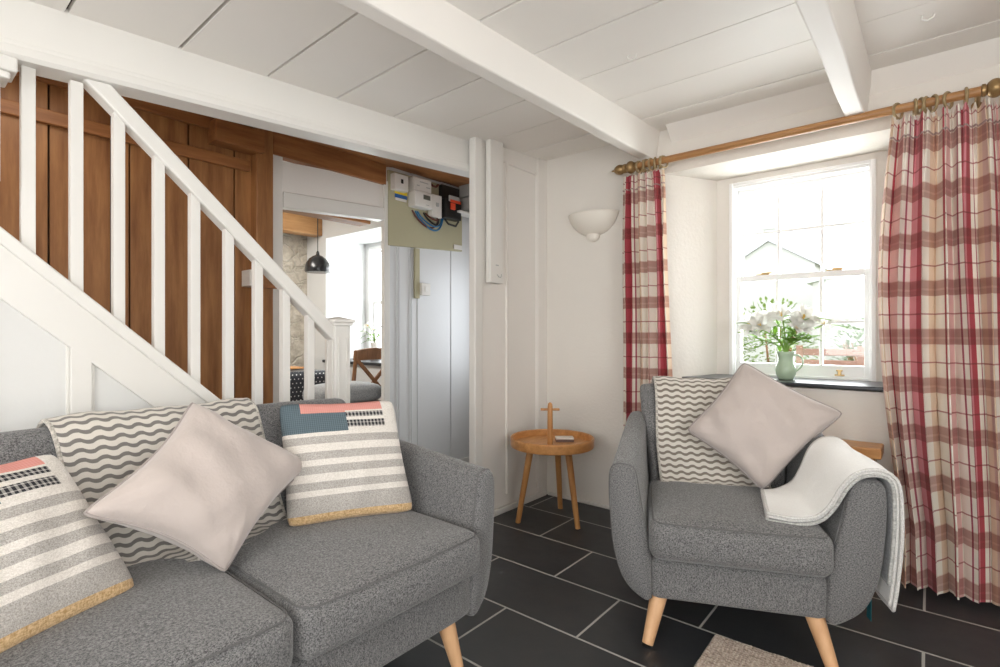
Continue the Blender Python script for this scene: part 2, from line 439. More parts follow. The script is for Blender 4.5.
# right wall and near wall, each with an opening added to let fill light in behind the camera
m = MB()
for x in (XR, XR+.3):
    for a, b, c, d in ((YN-.3, -1.3, 0, 2.5), (.5, 3.42, 0, 2.5), (-1.3, .5, 0, .75), (-1.3, .5, 2.0, 2.5)):
        m.quad((x,a,c),(x,b,c),(x,b,d),(x,a,d))
m.quad((XR,-1.3,.75),(XR,.5,.75),(XR+.3,.5,.75),(XR+.3,-1.3,.75)); m.quad((XR,-1.3,2),(XR,.5,2),(XR+.3,.5,2),(XR+.3,-1.3,2))
m.quad((XR,-1.3,.75),(XR,-1.3,2),(XR+.3,-1.3,2),(XR+.3,-1.3,.75)); m.quad((XR,.5,.75),(XR,.5,2),(XR+.3,.5,2),(XR+.3,.5,.75))
struct(m.build('wall_right', WALL))
m = MB()
for y in (YN, YN-.3):
    wallface(m, y, -3.2, XR+.3, 0, 2.5, -1.2, 1.1, .7, 2.0)
for a, b in (((-1.2,.7),(1.1,.7)), ((1.1,.7),(1.1,2.)), ((1.1,2.),(-1.2,2.)), ((-1.2,2.),(-1.2,.7))):
    m.quad((a[0],YN,a[1]),(b[0],YN,b[1]),(b[0],YN-.3,b[1]),(a[0],YN-.3,a[1]))
struct(m.build('wall_near', WALL))

# left wall: solid near part, open stair in the middle, boarded far part
struct(MB().box(-2.16, -2.045, YN, .165, 0, 2.4).build('wall_left', WALL, bevel=.004), 'white wall beside the head of the stair')
wl = struct(MB().box(-2.028, -2.0, 2.20, 2.9, 0, 2.4).build('wall_left', WALL), 'white boarded wall between passage and corner')
m = MB()
m.box(-2.02, -1.987, 2.475, 2.4765+.012, .1, 2.13)
m.box(-2.02, -1.990, 2.34, 2.79, 2.12, 2.135)
m.box(-2.02, -1.990, 2.79, 2.80, .1, 2.13); m.box(-2.02,-1.985,2.80,2.90,0,2.3)
m.build('cover_strip', WALL, wl, bevel=.003)
struct(MB().box(-2.035, -1.985, 2.185, 2.25, 0, 2.26).build('trim_2', GLOSS, bevel=.006), 'white post at the end of the stair beam')
bx = thing('cable_trunking', 'tall white boxed trunking on the wall beside the passage post', 'trunking', (-1.985, 2.335, 0))
MB().box(-.002, .035, -.06, .06, 1.375, 2.24).build('box_cover', GLOSS, bx, bevel=.004)
MB().box(.035, .038, -.012, .012, 1.475, 1.482).build('label_mark', PLG, bx)
MB().tube([(.038,.0,1.425),(.040,.008,1.412),(.040,.026,1.408),(.040,.034,1.42),(.038,.036,1.43)], .0025, 6).build('hook', PLG, bx, smooth=True)
struct(MB().box(-1.988, -1.972, 2.235, 2.88, 0, .035).build('baseboard_left', GLOSS, bevel=.003))
struct(MB().box(-1.97, XR-.01, 2.885, 2.899, 0, .02).build('baseboard_far', GLOSS, bevel=.003))
struct(MB().box(XR-.016, XR-.001, YN+.02, 2.88, 0, .09).build('baseboard_right', GLOSS, bevel=.003))

# stair beam with moulding
m = MB()
rings = []
for k in range(11):
    y = lerp(-1.9, 2.30, k/10); zt = ceilz(y, -2.1)+.012; zb = max(1.86, 1.876 + (y-.28)*.0697)
    P = [(-2.135, zt), (-2.06, zt), (-2.06, zb+.06), (-2.052, zb+.056), (-2.052, zb+.044), (-2.044, zb+.040), (-2.041, zb+.016), (-2.050, zb+.004), (-2.135, zb)]
    rings.append([(a, y, b) for a, b in P])
struct(m.loft(rings).build('ceiling_beam', GLOSS), 'deep white beam with moulded edge above the staircase')

# ------------------------------------------------------------------ hall behind the stair
HX = -2.95
hall_c = MB()
for k in range(9):
    y0 = -1.0+.48*k; hall_c.box(-3.02, -2.1, y0+.002, y0+.478, 2.235+.01*k*.4, 2.26+.03)
struct(hall_c.build('ceiling', STAIN2), 'brown boarded ceiling over the stair and passage')
struct(MB().box(-2.7, -2.1, 2.02, 2.10, 2.19, 2.25).build('ceiling_joist', STAIN2, bevel=.004), 'short brown joist over the passage')
# plank partition
m = MB(); g = [-1.0, -.75, -.5, -.28, -.05, .2, .494, .719, .79, 1.048, 1.278, 1.40]
for a, b in zip(g, g[1:]):
    dx = random.uniform(-.004, .004); m.box(HX-.03, HX+dx, a+.004, b-.004, 0, 2.30)
wp = struct(m.build('wall_hall', STAIN, bevel=.002), 'brown stained plank partition behind the staircase')
MB().box(HX-.06, HX-.03, -1.0, 1.40, 0, 2.3).build('board_backing', DARKGAP, wp)
MB().box(HX-.001, HX+.025, -1.0, 1.352, 1.985, 2.045).build('rail', STAIN2, wp, bevel=.004)
m = MB(); m.box(HX, HX+.10, 1.14, 1.40, 2.085, 2.20); m.box(HX, HX+.03, -1, 1.14, 2.16, 2.24)
m.build('timber_block', STAIN2, wp, bevel=.004)
struct(MB().box(HX-.06, HX+.06, 1.370, 1.468, 0, 2.24).build('timber_post', STAIN, bevel=.006), 'brown timber post beside the doorway')
struct(MB().box(HX-.05, HX+.02, 1.487, 2.30, 2.12, 2.26).build('timber_lintel', STAIN2, bevel=.004), 'brown timber head above the white doorway panel')
sw = thing('light_switch', 'white light switch on the timber post above the sofa', 'switch', (HX+.062, 1.348, 1.385))
MB().box(-.07, .03, -.03, .045, -.045, .045).build('switch_box', PLW, sw, bevel=.004)
MB().box(.03, .036, -.008, .008, -.012, .012).build('rocker', GLOSS, sw, bevel=.001)
MB().box(HX+.06, HX+.09, 1.385, 1.50, 1.335, 1.355).build('shelf_x', STAIN2).name = 'timber_cleat'
tag(bpy.data.objects['timber_cleat'], 'small brown timber cleat under the white light switch', 'cleat')
# doorway casing and panel over the door
dr = struct(thing('door_1', None, None), 'white framed open doorway into the dining room')
m = MB()
m.box(HX-.08, HX+.015, 1.470, 1.548, 0, 2.12); m.box(HX-.02, HX+.018, 2.285, 2.335, 0, 2.15)
m.build('door_casing', GLOSS, dr, bevel=.004)
m = MB(); m.add([(HX+.012,1.552,1.826),(HX+.012,2.29,1.872),(HX+.012,2.29,1.957),(HX+.012,1.552,1.915),(HX-.06,1.552,1.826),(HX-.06,2.29,1.872),(HX-.06,2.29,1.957),(HX-.06,1.552,1.915)],
      [(0,3,2,1),(4,5,6,7),(0,1,5,4),(1,2,6,5),(2,3,7,6),(3,0,4,7)])
m.build('door_head', GLOSS, dr, bevel=.003)
m = MB(); m.add([(HX,1.552,1.918),(HX,2.29,1.960),(HX,2.29,2.15),(HX,1.552,2.10),(HX-.04,1.552,1.918),(HX-.04,2.29,1.960),(HX-.04,2.29,2.15),(HX-.04,1.552,2.10)],
      [(0,3,2,1),(4,5,6,7),(0,1,5,4),(1,2,6,5),(2,3,7,6),(3,0,4,7)])
m.build('over_panel', WALL, dr, bevel=.003)
# boarded wall with the meters
m = MB(); m.box(HX-.02, HX, 2.335, 2.53, 0, 2.30); m.box(HX-.12, HX+.002, 2.545, 2.945, 0, 2.3); m.box(HX-.12, HX, 2.96, 3.45, 0, 2.3); m.box(HX-.02, HX-.006, 2.33, 3.45, 0, 2.3)
for y in (2.40, 2.425, 2.52, 2.60): m.box(HX, HX+.008, y, y+.008, .1, 1.7)
struct(m.build('wall_hall', m_paint('cool_white_boards', (.66, .67, .68), .02, .4)), 'white boarded passage wall below the meters')
struct(MB().box(HX+.002, HX+.014, 2.34, 3.3, 0, .06).build('baseboard_hall', GLOSS, bevel=.003))
struct(MB().box(-3.1, -2.0, 3.30, 3.42, 0, 2.4).build('wall_passage', WALL))
mb_ = tag(MB().add([(HX+.005,2.315,1.70),(HX+.005,3.06,1.745),(HX+.005,3.06,2.24),(HX+.005,2.315,2.23),(HX+.025,2.315,1.70),(HX+.025,3.06,1.745),(HX+.025,3.06,2.24),(HX+.025,2.315,2.23)],
      [(0,3,2,1),(4,5,6,7),(0,1,5,4),(1,2,6,5),(2,3,7,6),(3,0,4,7)]).build('meter_board', BOARD, bevel=.002), 'olive painted backboard carrying the electricity meters', 'board')
def ml(y, z): return (HX+.0251, y, z)
o = thing('junction_box', 'small white electrical box at the left end of the backboard', 'junction box', ml(2.385, 2.150))
MB().box(0,.05,-.055,.07,-.06,.055).build('box_cover', PLW, o, bevel=.005); MB().box(.05,.054,.0,.02,-.01,.02).build('indicator', BLK, o, bevel=.001)
o = thing('warning_label', 'yellow and blue label stuck under the small white electrical box', 'label', ml(2.42, 2.075))
MB().box(0,.004,-.05,.06,0,.03).build('yellow_band', YELLOW, o); MB().box(0,.004,-.05,.06,-.027,0).build('blue_band', BLUEL, o); MB().box(0,.003,-.045,.055,-.045,-.027).build('white_band', PLW, o)
o = thing('electricity_meter', 'white electricity meter with a small dark display', 'meter', ml(2.575, 2.105))
MB().box(0,.07,-.085,.085,.01,.11).build('upper_cover', PLW, o, bevel=.008); MB().box(0,.08,-.085,.085,-.105,.01).build('lower_cover', PLW, o, bevel=.008)
MB().box(.079,.083,-.005,.06,-.045,-.012).build('display', LCD, o)
for q in ((.069,.0715,-.03,.05,.075,.082), (.069,.0715,-.06,-.035,.045,.052), (.069,.0715,.03,.07,.045,.052), (.079,.0815,.02,.05,-.085,-.08)): MB().box(*q).build('printed_mark', PLG, o)
o = thing('isolator_switch', 'small white isolator right of the white electricity meter', 'switch', ml(2.735, 2.06))
MB().box(0,.05,-.05,.05,-.10,.07).build('box_cover', PLW, o, bevel=.005); MB().box(.05,.058,-.012,.012,-.02,.01).build('rocker', PLG, o, bevel=.002)
o = thing('black_cutout', 'black supply cut-out with orange and red seals', 'fuse box', ml(2.87, 2.10))
MB().box(0,.07,-.07,.11,-.13,.02).build('lower_block', BLK, o, bevel=.006); MB().box(0,.04,-.075,.12,.02,.13).build('upper_block', BLK, o, bevel=.006)
MB().box(.07,.085,-.035,.075,.0,.045).build('grey_cap', PLG, o, bevel=.004); MB().box(.085,.09,-.03,.08,-.008,.012).build('red_band', RED, o); MB().box(.07,.084,-.015,.03,-.06,-.01).build('seal', RED, o, bevel=.003)
o = thing('consumer_unit', 'pale grey fuse board beside the white post, above the passage', 'fuse board', ml(3.11, 2.17))
MB().box(0,.11,-.09,.13,.0,.17).build('upper_cover', PLG, o, bevel=.005); MB().box(0,.12,-.09,.13,-.11,-.004).build('lower_cover', PLG, o, bevel=.005)
def cable(y0, y1, z0, dip, mat, lab, r=.006, x=.05):
    p = []
    for k in range(15):
        t = k/14; p.append((HX+.027+x*(1-abs(2*t-1)**2), lerp(y0, y1, t), z0 - dip*math.sin(math.pi*t)**.7))
    tag(MB().tube(p, r, 8).build('cable', mat, smooth=True), lab, 'cable', 'looped cables under the electricity meter')
cable(2.56, 2.84, 1.985, .13, BLUE, 'blue cable looping lowest under the white meter', .007)
cable(2.58, 2.83, 1.985, .10, BLUE, 'second blue cable just above the lowest loop')
cable(2.53, 2.80, 1.985, .115, BROWN, 'brown cable looping between the two blue ones', .007, .04)
cable(2.64, 2.79, 1.985, .085, BLK, 'black cable in the middle of the meter loops', .007)
cable(2.66, 2.77, 1.985, .055, BROWN, 'short brown cable highest of the meter loops', .006, .06)
m = MB().tube([(HX+.05,2.83,1.975),(HX+.07,2.86,1.93),(HX+.07,2.94,1.925),(HX+.05,2.99,1.97)], .008, 8)
tag(m.build('cable', BLK, smooth=True), 'short black cable under the black cut-out', 'cable', 'looped cables under the electricity meter')
m = MB().tube([(HX+.035,2.70,2.22),(HX+.045,2.72,2.20),(HX+.04,2.755,2.20),(HX+.035,2.785,2.225)], .008, 8)
tag(m.build('cable', BROWN, smooth=True), 'brown cable above the small white isolator', 'cable')
tag(MB().box(HX+.025,HX+.13,2.93,3.28,2.03,2.045).build('white_shelf', GLOSS, bevel=.003), 'thin white shelf below the pale grey fuse board', 'shelf')
tag(MB().box(HX+.026,HX+.034,2.96,3.05,1.755,1.79).build('socket_plate', PLW, bevel=.002), 'small white plate on the lower right of the olive backboard', 'plate')
o = thing('pull_switch', 'small white switch at the end of an olive batten below the backboard', 'switch', (HX+.012, 2.60, 1.41))
MB().box(0,.02,-.045,.0,-.07,.30).build('batten', BOARD, o, bevel=.002); MB().box(0,.045,.0,.085,-.045,.045).build('switch_box', PLW, o, bevel=.004); MB().box(.045,.05,.025,.06,-.02,.02).build('rocker', GLOSS, o, bevel=.002)

# ------------------------------------------------------------------ staircase
SX = -2.1
st = thing('staircase', 'white painted staircase with square balusters and brown planks behind', 'staircase', (SX, 1.37, 0))
oy = 1.37
def sline(y): return .814 - .925*(y-.861)
def sp(m, poly, x0, x1):  # polygon in world (y,z) between two x
    return m.prism([(p[0]-oy, p[1]) for p in poly], x0-SX, x1-SX, lambda a, b, c: (c, a, b))
ya = .165; yb = 1.325
sp(MB(), [(ya, 0), (yb, 0), (yb, sline(yb)-.10), (ya, sline(ya)-.10)], SX-.03, SX+.005).build('side_panel', PANEL, st)
m = MB(); sp(m, [(ya, sline(ya)-.045), (yb, sline(yb)-.045), (yb, sline(yb)-.205), (ya, sline(ya)-.205)], SX-.02, SX+.022)
sp(m, [(.400, 0), (.456, 0), (.456, sline(.456)-.19), (.400, sline(.400)-.19)], SX-.02, SX+.0218)
sp(m, [(ya, 0), (yb, 0), (yb, .10), (ya, .10)], SX-.02, SX+.0216)
m.build('stringer', GLOSS, st, bevel=.003)
m = MB(); sp(m, [(.392, .1), (.400, .1), (.400, sline(.400)-.205), (.392, sline(.392)-.205)], SX, SX+.014)
sp(m, [(.456, .1), (.464, .1), (.464, sline(.464)-.205), (.456, sline(.456)-.205)], SX, SX+.014)
m.build('panel_bead', GLOSS, st, bevel=.002)
sp(MB(), [(ya, sline(ya)), (yb, sline(yb)), (yb, sline(yb)-.05), (ya, sline(ya)-.05)], SX-.045, SX+.038).build('stringer_cap', GLOSS, st, bevel=.005)
def rline(y): return 1.062+.040 - .935*(y-1.35)
# hand rail top; ends under the beam
sp(MB(), [(.490, 1.91), (yb+.01, rline(yb+.01)), (yb+.01, rline(yb+.01)-.072), (.427, 1.895)], SX-.032, SX+.032).build('handrail', GLOSS, st, bevel=.007)
bys = [.303, .418, .53, .648, .764, .885, .999, 1.115, 1.228]
for y in bys:
    top = 1.88 if y < .46 else rline(y)-.045
    MB().box(-.016, .016, y-oy-.0165, y-oy+.0165, sline(y)-.03, top).build('baluster', GLOSS, st, bevel=.002)
nw = MB().box(-.041, .041, -.041, .041, 0, 1.115).build('newel_post', GLOSS, st, bevel=.004)
m = MB(); m.box(-.045,-.041,-.02,.02,.2,1.07); m.box(.041,.045,-.024,-.016,.2,1.06); m.box(.041,.045,.016,.024,.2,1.06); m.box(-.024,-.016,-.045,-.041,.2,1.06); m.box(.016,.024,-.045,-.041,.2,1.06)
m.build('fluting', GLOSS, nw, bevel=.001)
m = MB(); m.box(-.050,.050,-.050,.050,1.115,1.13); m.box(-.058,.058,-.058,.058,1.13,1.144); m.add([(-.052,-.052,1.144),(.052,-.052,1.144),(.052,.052,1.144),(-.052,.052,1.144),(0,0,1.158)],[(0,1,4),(1,2,4),(2,3,4),(3,0,4),(0,3,2,1)])
m.build('newel_cap', GLOSS, nw, bevel=.003)
for k in range(1, 9):
    y = 1.33-.217*(k-1); MB().box(-.75, -.05, y-oy-.235, y-oy, .2*k-.03, .2*k).build('tread', GLOSS, st, bevel=.004)
    MB().box(-.75, -.05, y-oy-.03, y-oy-.012, .2*(k-1), .2*k-.03).build('riser', GLOSS, st)
up = thing('upper_newel', 'white square post with moulded cap at the far left under the beam', 'post', (SX+.012, .202, 0))
MB().box(-.035,.035,-.035,.036,sline(.2)+.09,1.82).build('post', GLOSS, up, bevel=.003)
m = MB(); m.box(-.045,.062,-.035,.070,1.832,1.875); m.box(-.045,.052,-.035,.056,1.812,1.832); m.build('cap', GLOSS, up, bevel=.006)

# ------------------------------------------------------------------ dining room beyond
DX = -4.95
struct(MB().box(DX-.3, DX, .2, 3.0, 0, 2.4).build('wall_dining', STONE), 'rough stone wall at the back of the dining room')
m = MB(); Fd = (-4.60, -3.25, .80, 2.02); Bd = (-4.60, -3.25, .80, 2.02); Wd = (-4.52, -3.40, .85, 1.97)
wallface(m, 2.87, DX, -3.05, 0, 2.4, *Fd); recess(m, 2.87, 3.34, 3.44, Fd, Bd, Wd); wallface(m, 3.44, DX-.3, -3.0, 0, 2.6, *Wd)
struct(m.build('wall_dining', m_paint('cool_plaster', (.72, .73, .73), .02, .8)), 'white dining room wall with deep window recess')
struct(MB().box(DX-.3, -2.97, .2, 3.44, 2.33, 2.4).build('ceiling', CEIL))
struct(MB().box(DX-.3, -2.97, .1, .2, 0, 2.4).build('wall_dining', WALL))
struct(MB().box(-4.80, -4.66, .2, 2.87, 2.05, 2.33).build('timber_beam', m_woodr('light_oak_beam', (.30,.14,.05), (.50,.28,.12), (8,1,8), .5, 2), bevel=.008), 'honey brown ceiling beam in the dining room')
struct(MB().box(-3.17, -3.04, 1.50, 2.25, 1.852, 1.875).build('timber_lintel', STAIN2, bevel=.003), 'thin timber batten under the doorway head')
struct(MB().box(-4.62, -3.23, 2.84, 3.34, .795, .822).build('window_sill', SILL, bevel=.003), 'dark sill of the dining room window')

def sash_window(name, label, x0, x1, z0, z1, y, mid, cols, mx_up=None, mx_lo=None, det=True):
    """box frame with two sliding sashes, each cols x 2 panes"""
    w = struct(thing(name, None, None), label)
    fw = .014
    m = MB(); m.box(x0, x0+fw, y, y+.13, z0, z1); m.box(x1-fw, x1, y, y+.13, z0, z1); m.box(x0+fw, x1-fw, y, y+.13, z1-fw-.006, z1); m.box(x0+fw, x1-fw, y, y+.13, z0, z0+.022)
    m.build('window_frame', SASH, w, bevel=.003)
    m = MB(); m.box(x0-.016, x0+.005, y-.012, y+.01, z0, z1+.012); m.box(x1-.005, x1+.016, y-.012, y+.01, z0, z1+.012); m.box(x0+.005, x1-.005, y-.012, y+.01, z1-.005, z1+.012)
    m.build('architrave', SASH, w, bevel=.003)
    def sash(nm, a, b, c, d, yy, bot, top, vs, hz, horns=False):
        s = MB(); sw = .022
        s.box(a, a+sw, yy, yy+.035, c, d); s.box(b-sw, b, yy, yy+.035, c, d); s.box(a+sw, b-sw, yy, yy+.035, c, c+bot); s.box(a+sw, b-sw, yy, yy+.035, d-top, d)
        if horns:
            for q in (a+.004, b-.004-.022): s.prism([(q, c+.0), (q+.022, c), (q+.018, c-.03), (q+.010, c-.045), (q+.004, c-.03)], yy+.004, yy+.03, lambda p, r, t: (p, t, r))
        for v in vs: s.box(v-.0085, v+.0085, yy+.006, yy+.03, c+bot, d-top)
        s.box(a+sw, b-sw, yy+.0065, yy+.0295, hz-.0085, hz+.0085)
        o = s.build(nm, SASH, w, bevel=.002)
        xs = [a+sw-.004]+list(vs)+[b-sw+.004]; zs = [c+bot-.004, hz, d-top+.004]
        g = MB()
        for i in range(len(xs)-1):
            for j in range(2): g.box(xs[i], xs[i+1], yy+.016, yy+.019, zs[j], zs[j+1])
        g.build('pane', GLASS, o)
        return o
    a, b = x0+fw, x1-fw; W_ = b-a; vs = [a+W_*k/cols for k in range(1, cols)]
    sash('upper_sash', a, b, mid-.012, z1-fw-.006, y+.070, .034, .020, vs, lerp(mid, z1-fw, .5), True)
    lo = sash('lower_sash', a, b, z0+.022, mid+.020, y+.028, .06, .034, vs, lerp(z0+.06, mid, .5))
    if det:
        for q in (.22, .76):
            c = MB(); X = lerp(a, b, q); c.box(X-.035, X+.035, y+.030, y+.06, mid+.020, mid+.027); c.box(X-.01, X+.045, y+.038, y+.052, mid+.027, mid+.036); c.build('catch', BMET, lo, bevel=.003)
        c = MB(); X = lerp(a, b, .80); c.box(X-.022, X+.022, y+.018, y+.028, z0+.028, z0+.036); c.box(X-.008, X+.008, y+.010, y+.028, z0+.034, z0+.055); c.box(X-.014, X+.014, y+.012, y+.028, z0+.052, z0+.060)
        c.build('sash_lift', BMET, lo, bevel=.002)
    return w
sash_window('window_1', 'white sash window with six over six panes', -.884, -.220, .83, 1.94, 3.2, 1.392, 3)
sash_window('window_2', 'white sash window of the dining room', -4.52, -3.40, .85, 1.97, 3.34, 1.40, 4, det=False)
m = MB(); F2 = [(-1.2, .7), (1.1, 2.0)]
def simple_window(name, P, n):  # P(u, v, d) -> point, u,v in 0..1
    w = struct(thing(name, None, None), 'plain white window added behind the camera for fill light')
    m = MB()
    def bx(u0, u1, v0, v1):
        ps = [P(u, v, d) for d in (0, 1) for u, v in ((u0,v0),(u1,v0),(u1,v1),(u0,v1))]
        m.add(ps, [(0,3,2,1),(4,5,6,7),(0,1,5,4),(1,2,6,5),(2,3,7,6),(3,0,4,7)])
    bx(0,.03,0,1); bx(.97,1,0,1); bx(.03,.97,0,.05); bx(.03,.97,.95,1)
    for k in range(1, n): bx(k/n-.012, k/n+.012, .05, .95)
    m.build('window_frame', SASH, w)
    g = MB(); g.quad(P(.02,.03,.5), P(.98,.03,.5), P(.98,.97,.5), P(.02,.97,.5)); g.build('pane', GLASS, w)
simple_window('fill_window_near', lambda u, v, d: (lerp(-1.2,1.1,u), YN-.15-.05*d, lerp(.7,2,v)), 4)  # unseen window in the near wall, added for the fill light
simple_window('fill_window_right', lambda u, v, d: (XR+.15+.05*d, lerp(-1.3,.5,u), lerp(.75,2,v)), 3)  # unseen window in the right wall, likewise added for fill
# slate sill of the main window
m = MB(); m.add([(-1.06,2.865,.823),(.1,2.865,.823),(-.12,3.2,.823),(-.968,3.2,.823),(-1.06,2.865,.841),(.1,2.865,.841),(-.12,3.2,.841),(-.968,3.2,.841)],
      [(0,3,2,1),(4,5,6,7),(0,1,5,4),(1,2,6,5),(2,3,7,6),(3,0,4,7)])
struct(m.build('window_sill', SILL, bevel=.004), 'dark slate window sill')

# dining furniture
pd = thing('pendant_lamp', 'black dome pendant lamp hanging in the dining room', 'lamp', (-4.17, 2.52, 1.62))
prof = [(.106,0),(.110,.010),(.108,.045),(.096,.085),(.072,.120),(.042,.143),(.018,.153),(.012,.165)]
MB().lathe(prof+[(.010,.155),(.038,.138),(.068,.115),(.091,.082),(.103,.045),(.105,.010)], n=36).build('lamp_shade', BLKM, pd, smooth=True)
MB().lathe([(.0155,.150),(.0135,.175),(.006,.190)], n=16).build('lamp_cap', BLKM, pd, smooth=True)
MB().tube([(0,0,.185),(0,0,.71)], .004, 8).build('cord', BLK, pd)
MB().sphere((0,0,.055), .028).build('bulb', PLW, pd, smooth=True)
dt = thing('dining_table', 'small dining table under a spotted cloth in the far room', 'table', (-4.42, 2.02, 0))
MB().box(-.36,.32,-.60,.55,.72,.75).build('tabletop', CROSSW, dt, bevel=.004)
for a in (-.31, .27):
    for b in (-.54, .49): MB().box(a-.025,a+.025,b-.025,b+.025,0,.72).build('leg', CROSSW, dt, bevel=.003)
t = NT('spotted_cloth'); co = t.n('ShaderNodeUVMap').outputs[0]; sx = t.n('ShaderNodeSeparateXYZ'); t.l(co, sx.inputs[0])
row = t.math('FLOOR', t.math('DIVIDE', sx.outputs[1], .036)); uu = t.math('ADD', t.math('DIVIDE', sx.outputs[0], .036), t.math('MULTIPLY', row, .5))
fa = t.math('SUBTRACT', t.math('FRACT', uu), .5); fb = t.math('SUBTRACT', t.math('FRACT', t.math('DIVIDE', sx.outputs[1], .036)), .5)
dd = t.math('LESS_THAN', t.math('SQRT', t.math('ADD', t.math('MULTIPLY', fa, fa), t.math('MULTIPLY', fb, fb))), .15)
t.col(t.mix(dd, (.018, .020, .026), (.65, .65, .62))); SPOT = t.set(.35, .5)
def cloth(u, v):
    # perimeter skirt of a rectangular cloth
    per = [(-.37,-.61),(.33,-.61),(.33,.56),(-.37,.56)]; L = [.70,1.17,.70,1.17]; T = sum(L); d = u*T; i = 0
    while i < 3 and d > L[i]: d -= L[i]; i += 1
    k = min(1, d/L[i]); a, b = per[i], per[(i+1) % 4]; x, y = lerp(a[0], b[0], k), lerp(a[1], b[1], k)
    n = ((0,-1),(1,0),(0,1),(-1,0))[i]; w = .012*math.sin(d*34)*(1-v)+.012*(1-v)
    return (x+n[0]*w, y+n[1]*w, lerp(.36, .755, v))
m = MB().grid(cloth, 180, 8, lambda u, v: (u*3.74, v*.4)); m.grid(lambda u, v: (lerp(-.37,.33,u), lerp(-.61,.56,v), .7555), 8, 8, lambda u, v: (u*.7, v*1.17))
o = m.build('tablecloth', SPOT, None, smooth=True, solid=.003); o.location = (-4.42, 2.02, 0); tag(o, 'dark cloth with white spots over the dining table', 'tablecloth')
o = tag(MB().box(-4.62,-4.36,2.18,2.50,.762,.778).build('serving_board', LEDGE, bevel=.004), 'thin wooden board lying on the spotted tablecloth', 'board')
# cross-back chair
cc = thing('dining_chair', 'brown wooden dining chair with crossed back slats', 'chair', (-3.56, 2.66, 0))
for yy in (-.19, .19):
    MB().tube([(-.0,yy,0),(-.015,yy,.45),(.0,yy,.7),(.035,yy,.945)], [.018,.018,.017,.014], 8).build('leg', CROSSW, cc, smooth=True)
    MB().tube([(-.40,yy,0),(-.38,yy,.44)], .018, 8).build('leg', CROSSW, cc, smooth=True)
MB().grid(lambda u, v: (.03-.02*math.sin(math.pi*u)+.012*(v-.5), lerp(-.205,.205,u), .865+v*(.075+.022*math.sin(math.pi*u))), 14, 3).build('top_rail', CROSSW, cc, solid=.022, off=0)
MB().bar((.005,-.18,.50),(.02,.18,.87),.03,.018,(1,0,0)).build('cross_slat', CROSSW, cc, bevel=.003)
MB().bar((.012,.18,.50),(.03,-.18,.87),.03,.018,(1,0,0)).build('cross_slat', CROSSW, cc, bevel=.003)
MB().box(-.41,.01,-.205,.205,.43,.46).build('seat', CROSSW, cc, bevel=.01)
# bench with cushion seen over the sofa back
bn = thing('wooden_stool', 'low wooden stool under the grey cushion beyond the doorway', 'stool', (-3.30, 2.20, 0))
MB().box(-.16,.16,-.24,.24,.55,.58).build('seat', CROSSW, bn, bevel=.006)
for a in (-.13,.13):
    for b in (-.20,.20): MB().box(a-.018,a+.018,b-.018,b+.018,0,.55).build('leg', CROSSW, bn, bevel=.003)
# bouquet helper
def leaf_mb(m, base, d, L, w, droop=.3, n=7):
    base = Vector(base); d = Vector(d).normalized(); side = d.cross(Vector((0,0,1)))
    side = side.normalized() if side.length > .01 else Vector((1,0,0)); up = side.cross(d)
    def f(u, v):
        t = v; ww = w*math.sin(math.pi*min(1, t**.8))*(u-.5); c = abs(u-.5)*.35*w
        return base + d*(L*t) + Vector((0,0,-1))*droop*L*t*t + side*ww + up*c
    m.grid(f, 2, n)
def petal_bloom(m, c, d, r, n=6):
    d = Vector(d).normalized(); a = d.orthogonal().normalized(); b = d.cross(a)
    for k in range(n):
        ang = 2*math.pi*k/n + (.2 if k % 2 else 0); s = a*math.cos(ang)+b*math.sin(ang); q = d.cross(s)
        def f(u, v):
            w = r*.62*math.sin(math.pi*min(.97, .12+v*.85))*(u-.5)
            return Vector(c) + s*(r*(.1+v)*1.0) + d*(r*.75*math.sin(v*1.5)) - d*r*.25*v*v + q*w
        m.grid(f, 2, 5)
def flower_stem(loc, tip, bloom, nleaf, label, group, rs, seed, sc=1.0):
    rnd = random.Random(seed); t = thing('lily', label, 'flower', loc, 0, group)
    tip = Vector(tip); mid = Vector((tip.x*.35, tip.y*.35, tip.z*.62)); P = crom([(0,0,-.09*sc), (tip.x*.05, tip.y*.05, .02*sc), mid, tip], 6)
    MB().tube(P, .0028*sc, 6).build('stem', STEM, t, smooth=True)
    for k in range(nleaf):
        q = P[int(lerp(9, len(P)-2, k/max(1, nleaf-1)))]; a = rnd.uniform(0, 6.28)
        m = MB(); dd = Vector((math.cos(a), math.sin(a)*.7, rnd.uniform(-.1, .7))) + Vector((tip.x, tip.y, 0))*3
        leaf_mb(m, q, dd, rnd.uniform(.07, .11)*sc, rnd.uniform(.016, .024)*sc, rnd.uniform(.1, .5)); m.build('leaf', LEAF, t, smooth='all')
    if bloom:
        for k in range(bloom):
            m = MB(); c = tip + Vector((rnd.uniform(-.02,.02), rnd.uniform(-.02,.01), rnd.uniform(-.015,.012)))*sc*(k > 0)
            petal_bloom(m, c, Vector((tip.x*2+rnd.uniform(-.5,.5), -.5+rnd.uniform(-.3,.3), .45)), .036*sc*rs); o = m.build('bloom', PETAL, t, smooth='all')
            g = MB()
            for q in range(4): g.tube([c, c+Vector((rnd.uniform(-.01,.01), -.02, rnd.uniform(.0,.02)))*sc], .0013*sc, 5)
            g.build('stamen', YEL, o)
    return t
def jug_prof(s): return [(0,0),(.030*s,0),(.036*s,.004*s),(.046*s,.030*s),(.049*s,.050*s),(.045*s,.072*s),(.037*s,.094*s),(.036*s,.112*s),(.041*s,.132*s),(.046*s,.145*s),(.043*s,.145*s),(.037*s,.130*s),(.032*s,.110*s),(.033*s,.092*s),(.041*s,.072*s),(.044*s,.050*s),(.040*s,.03*s),(.03*s,.01*s),(0,.008*s)]
JX, JY = -.575, 3.03
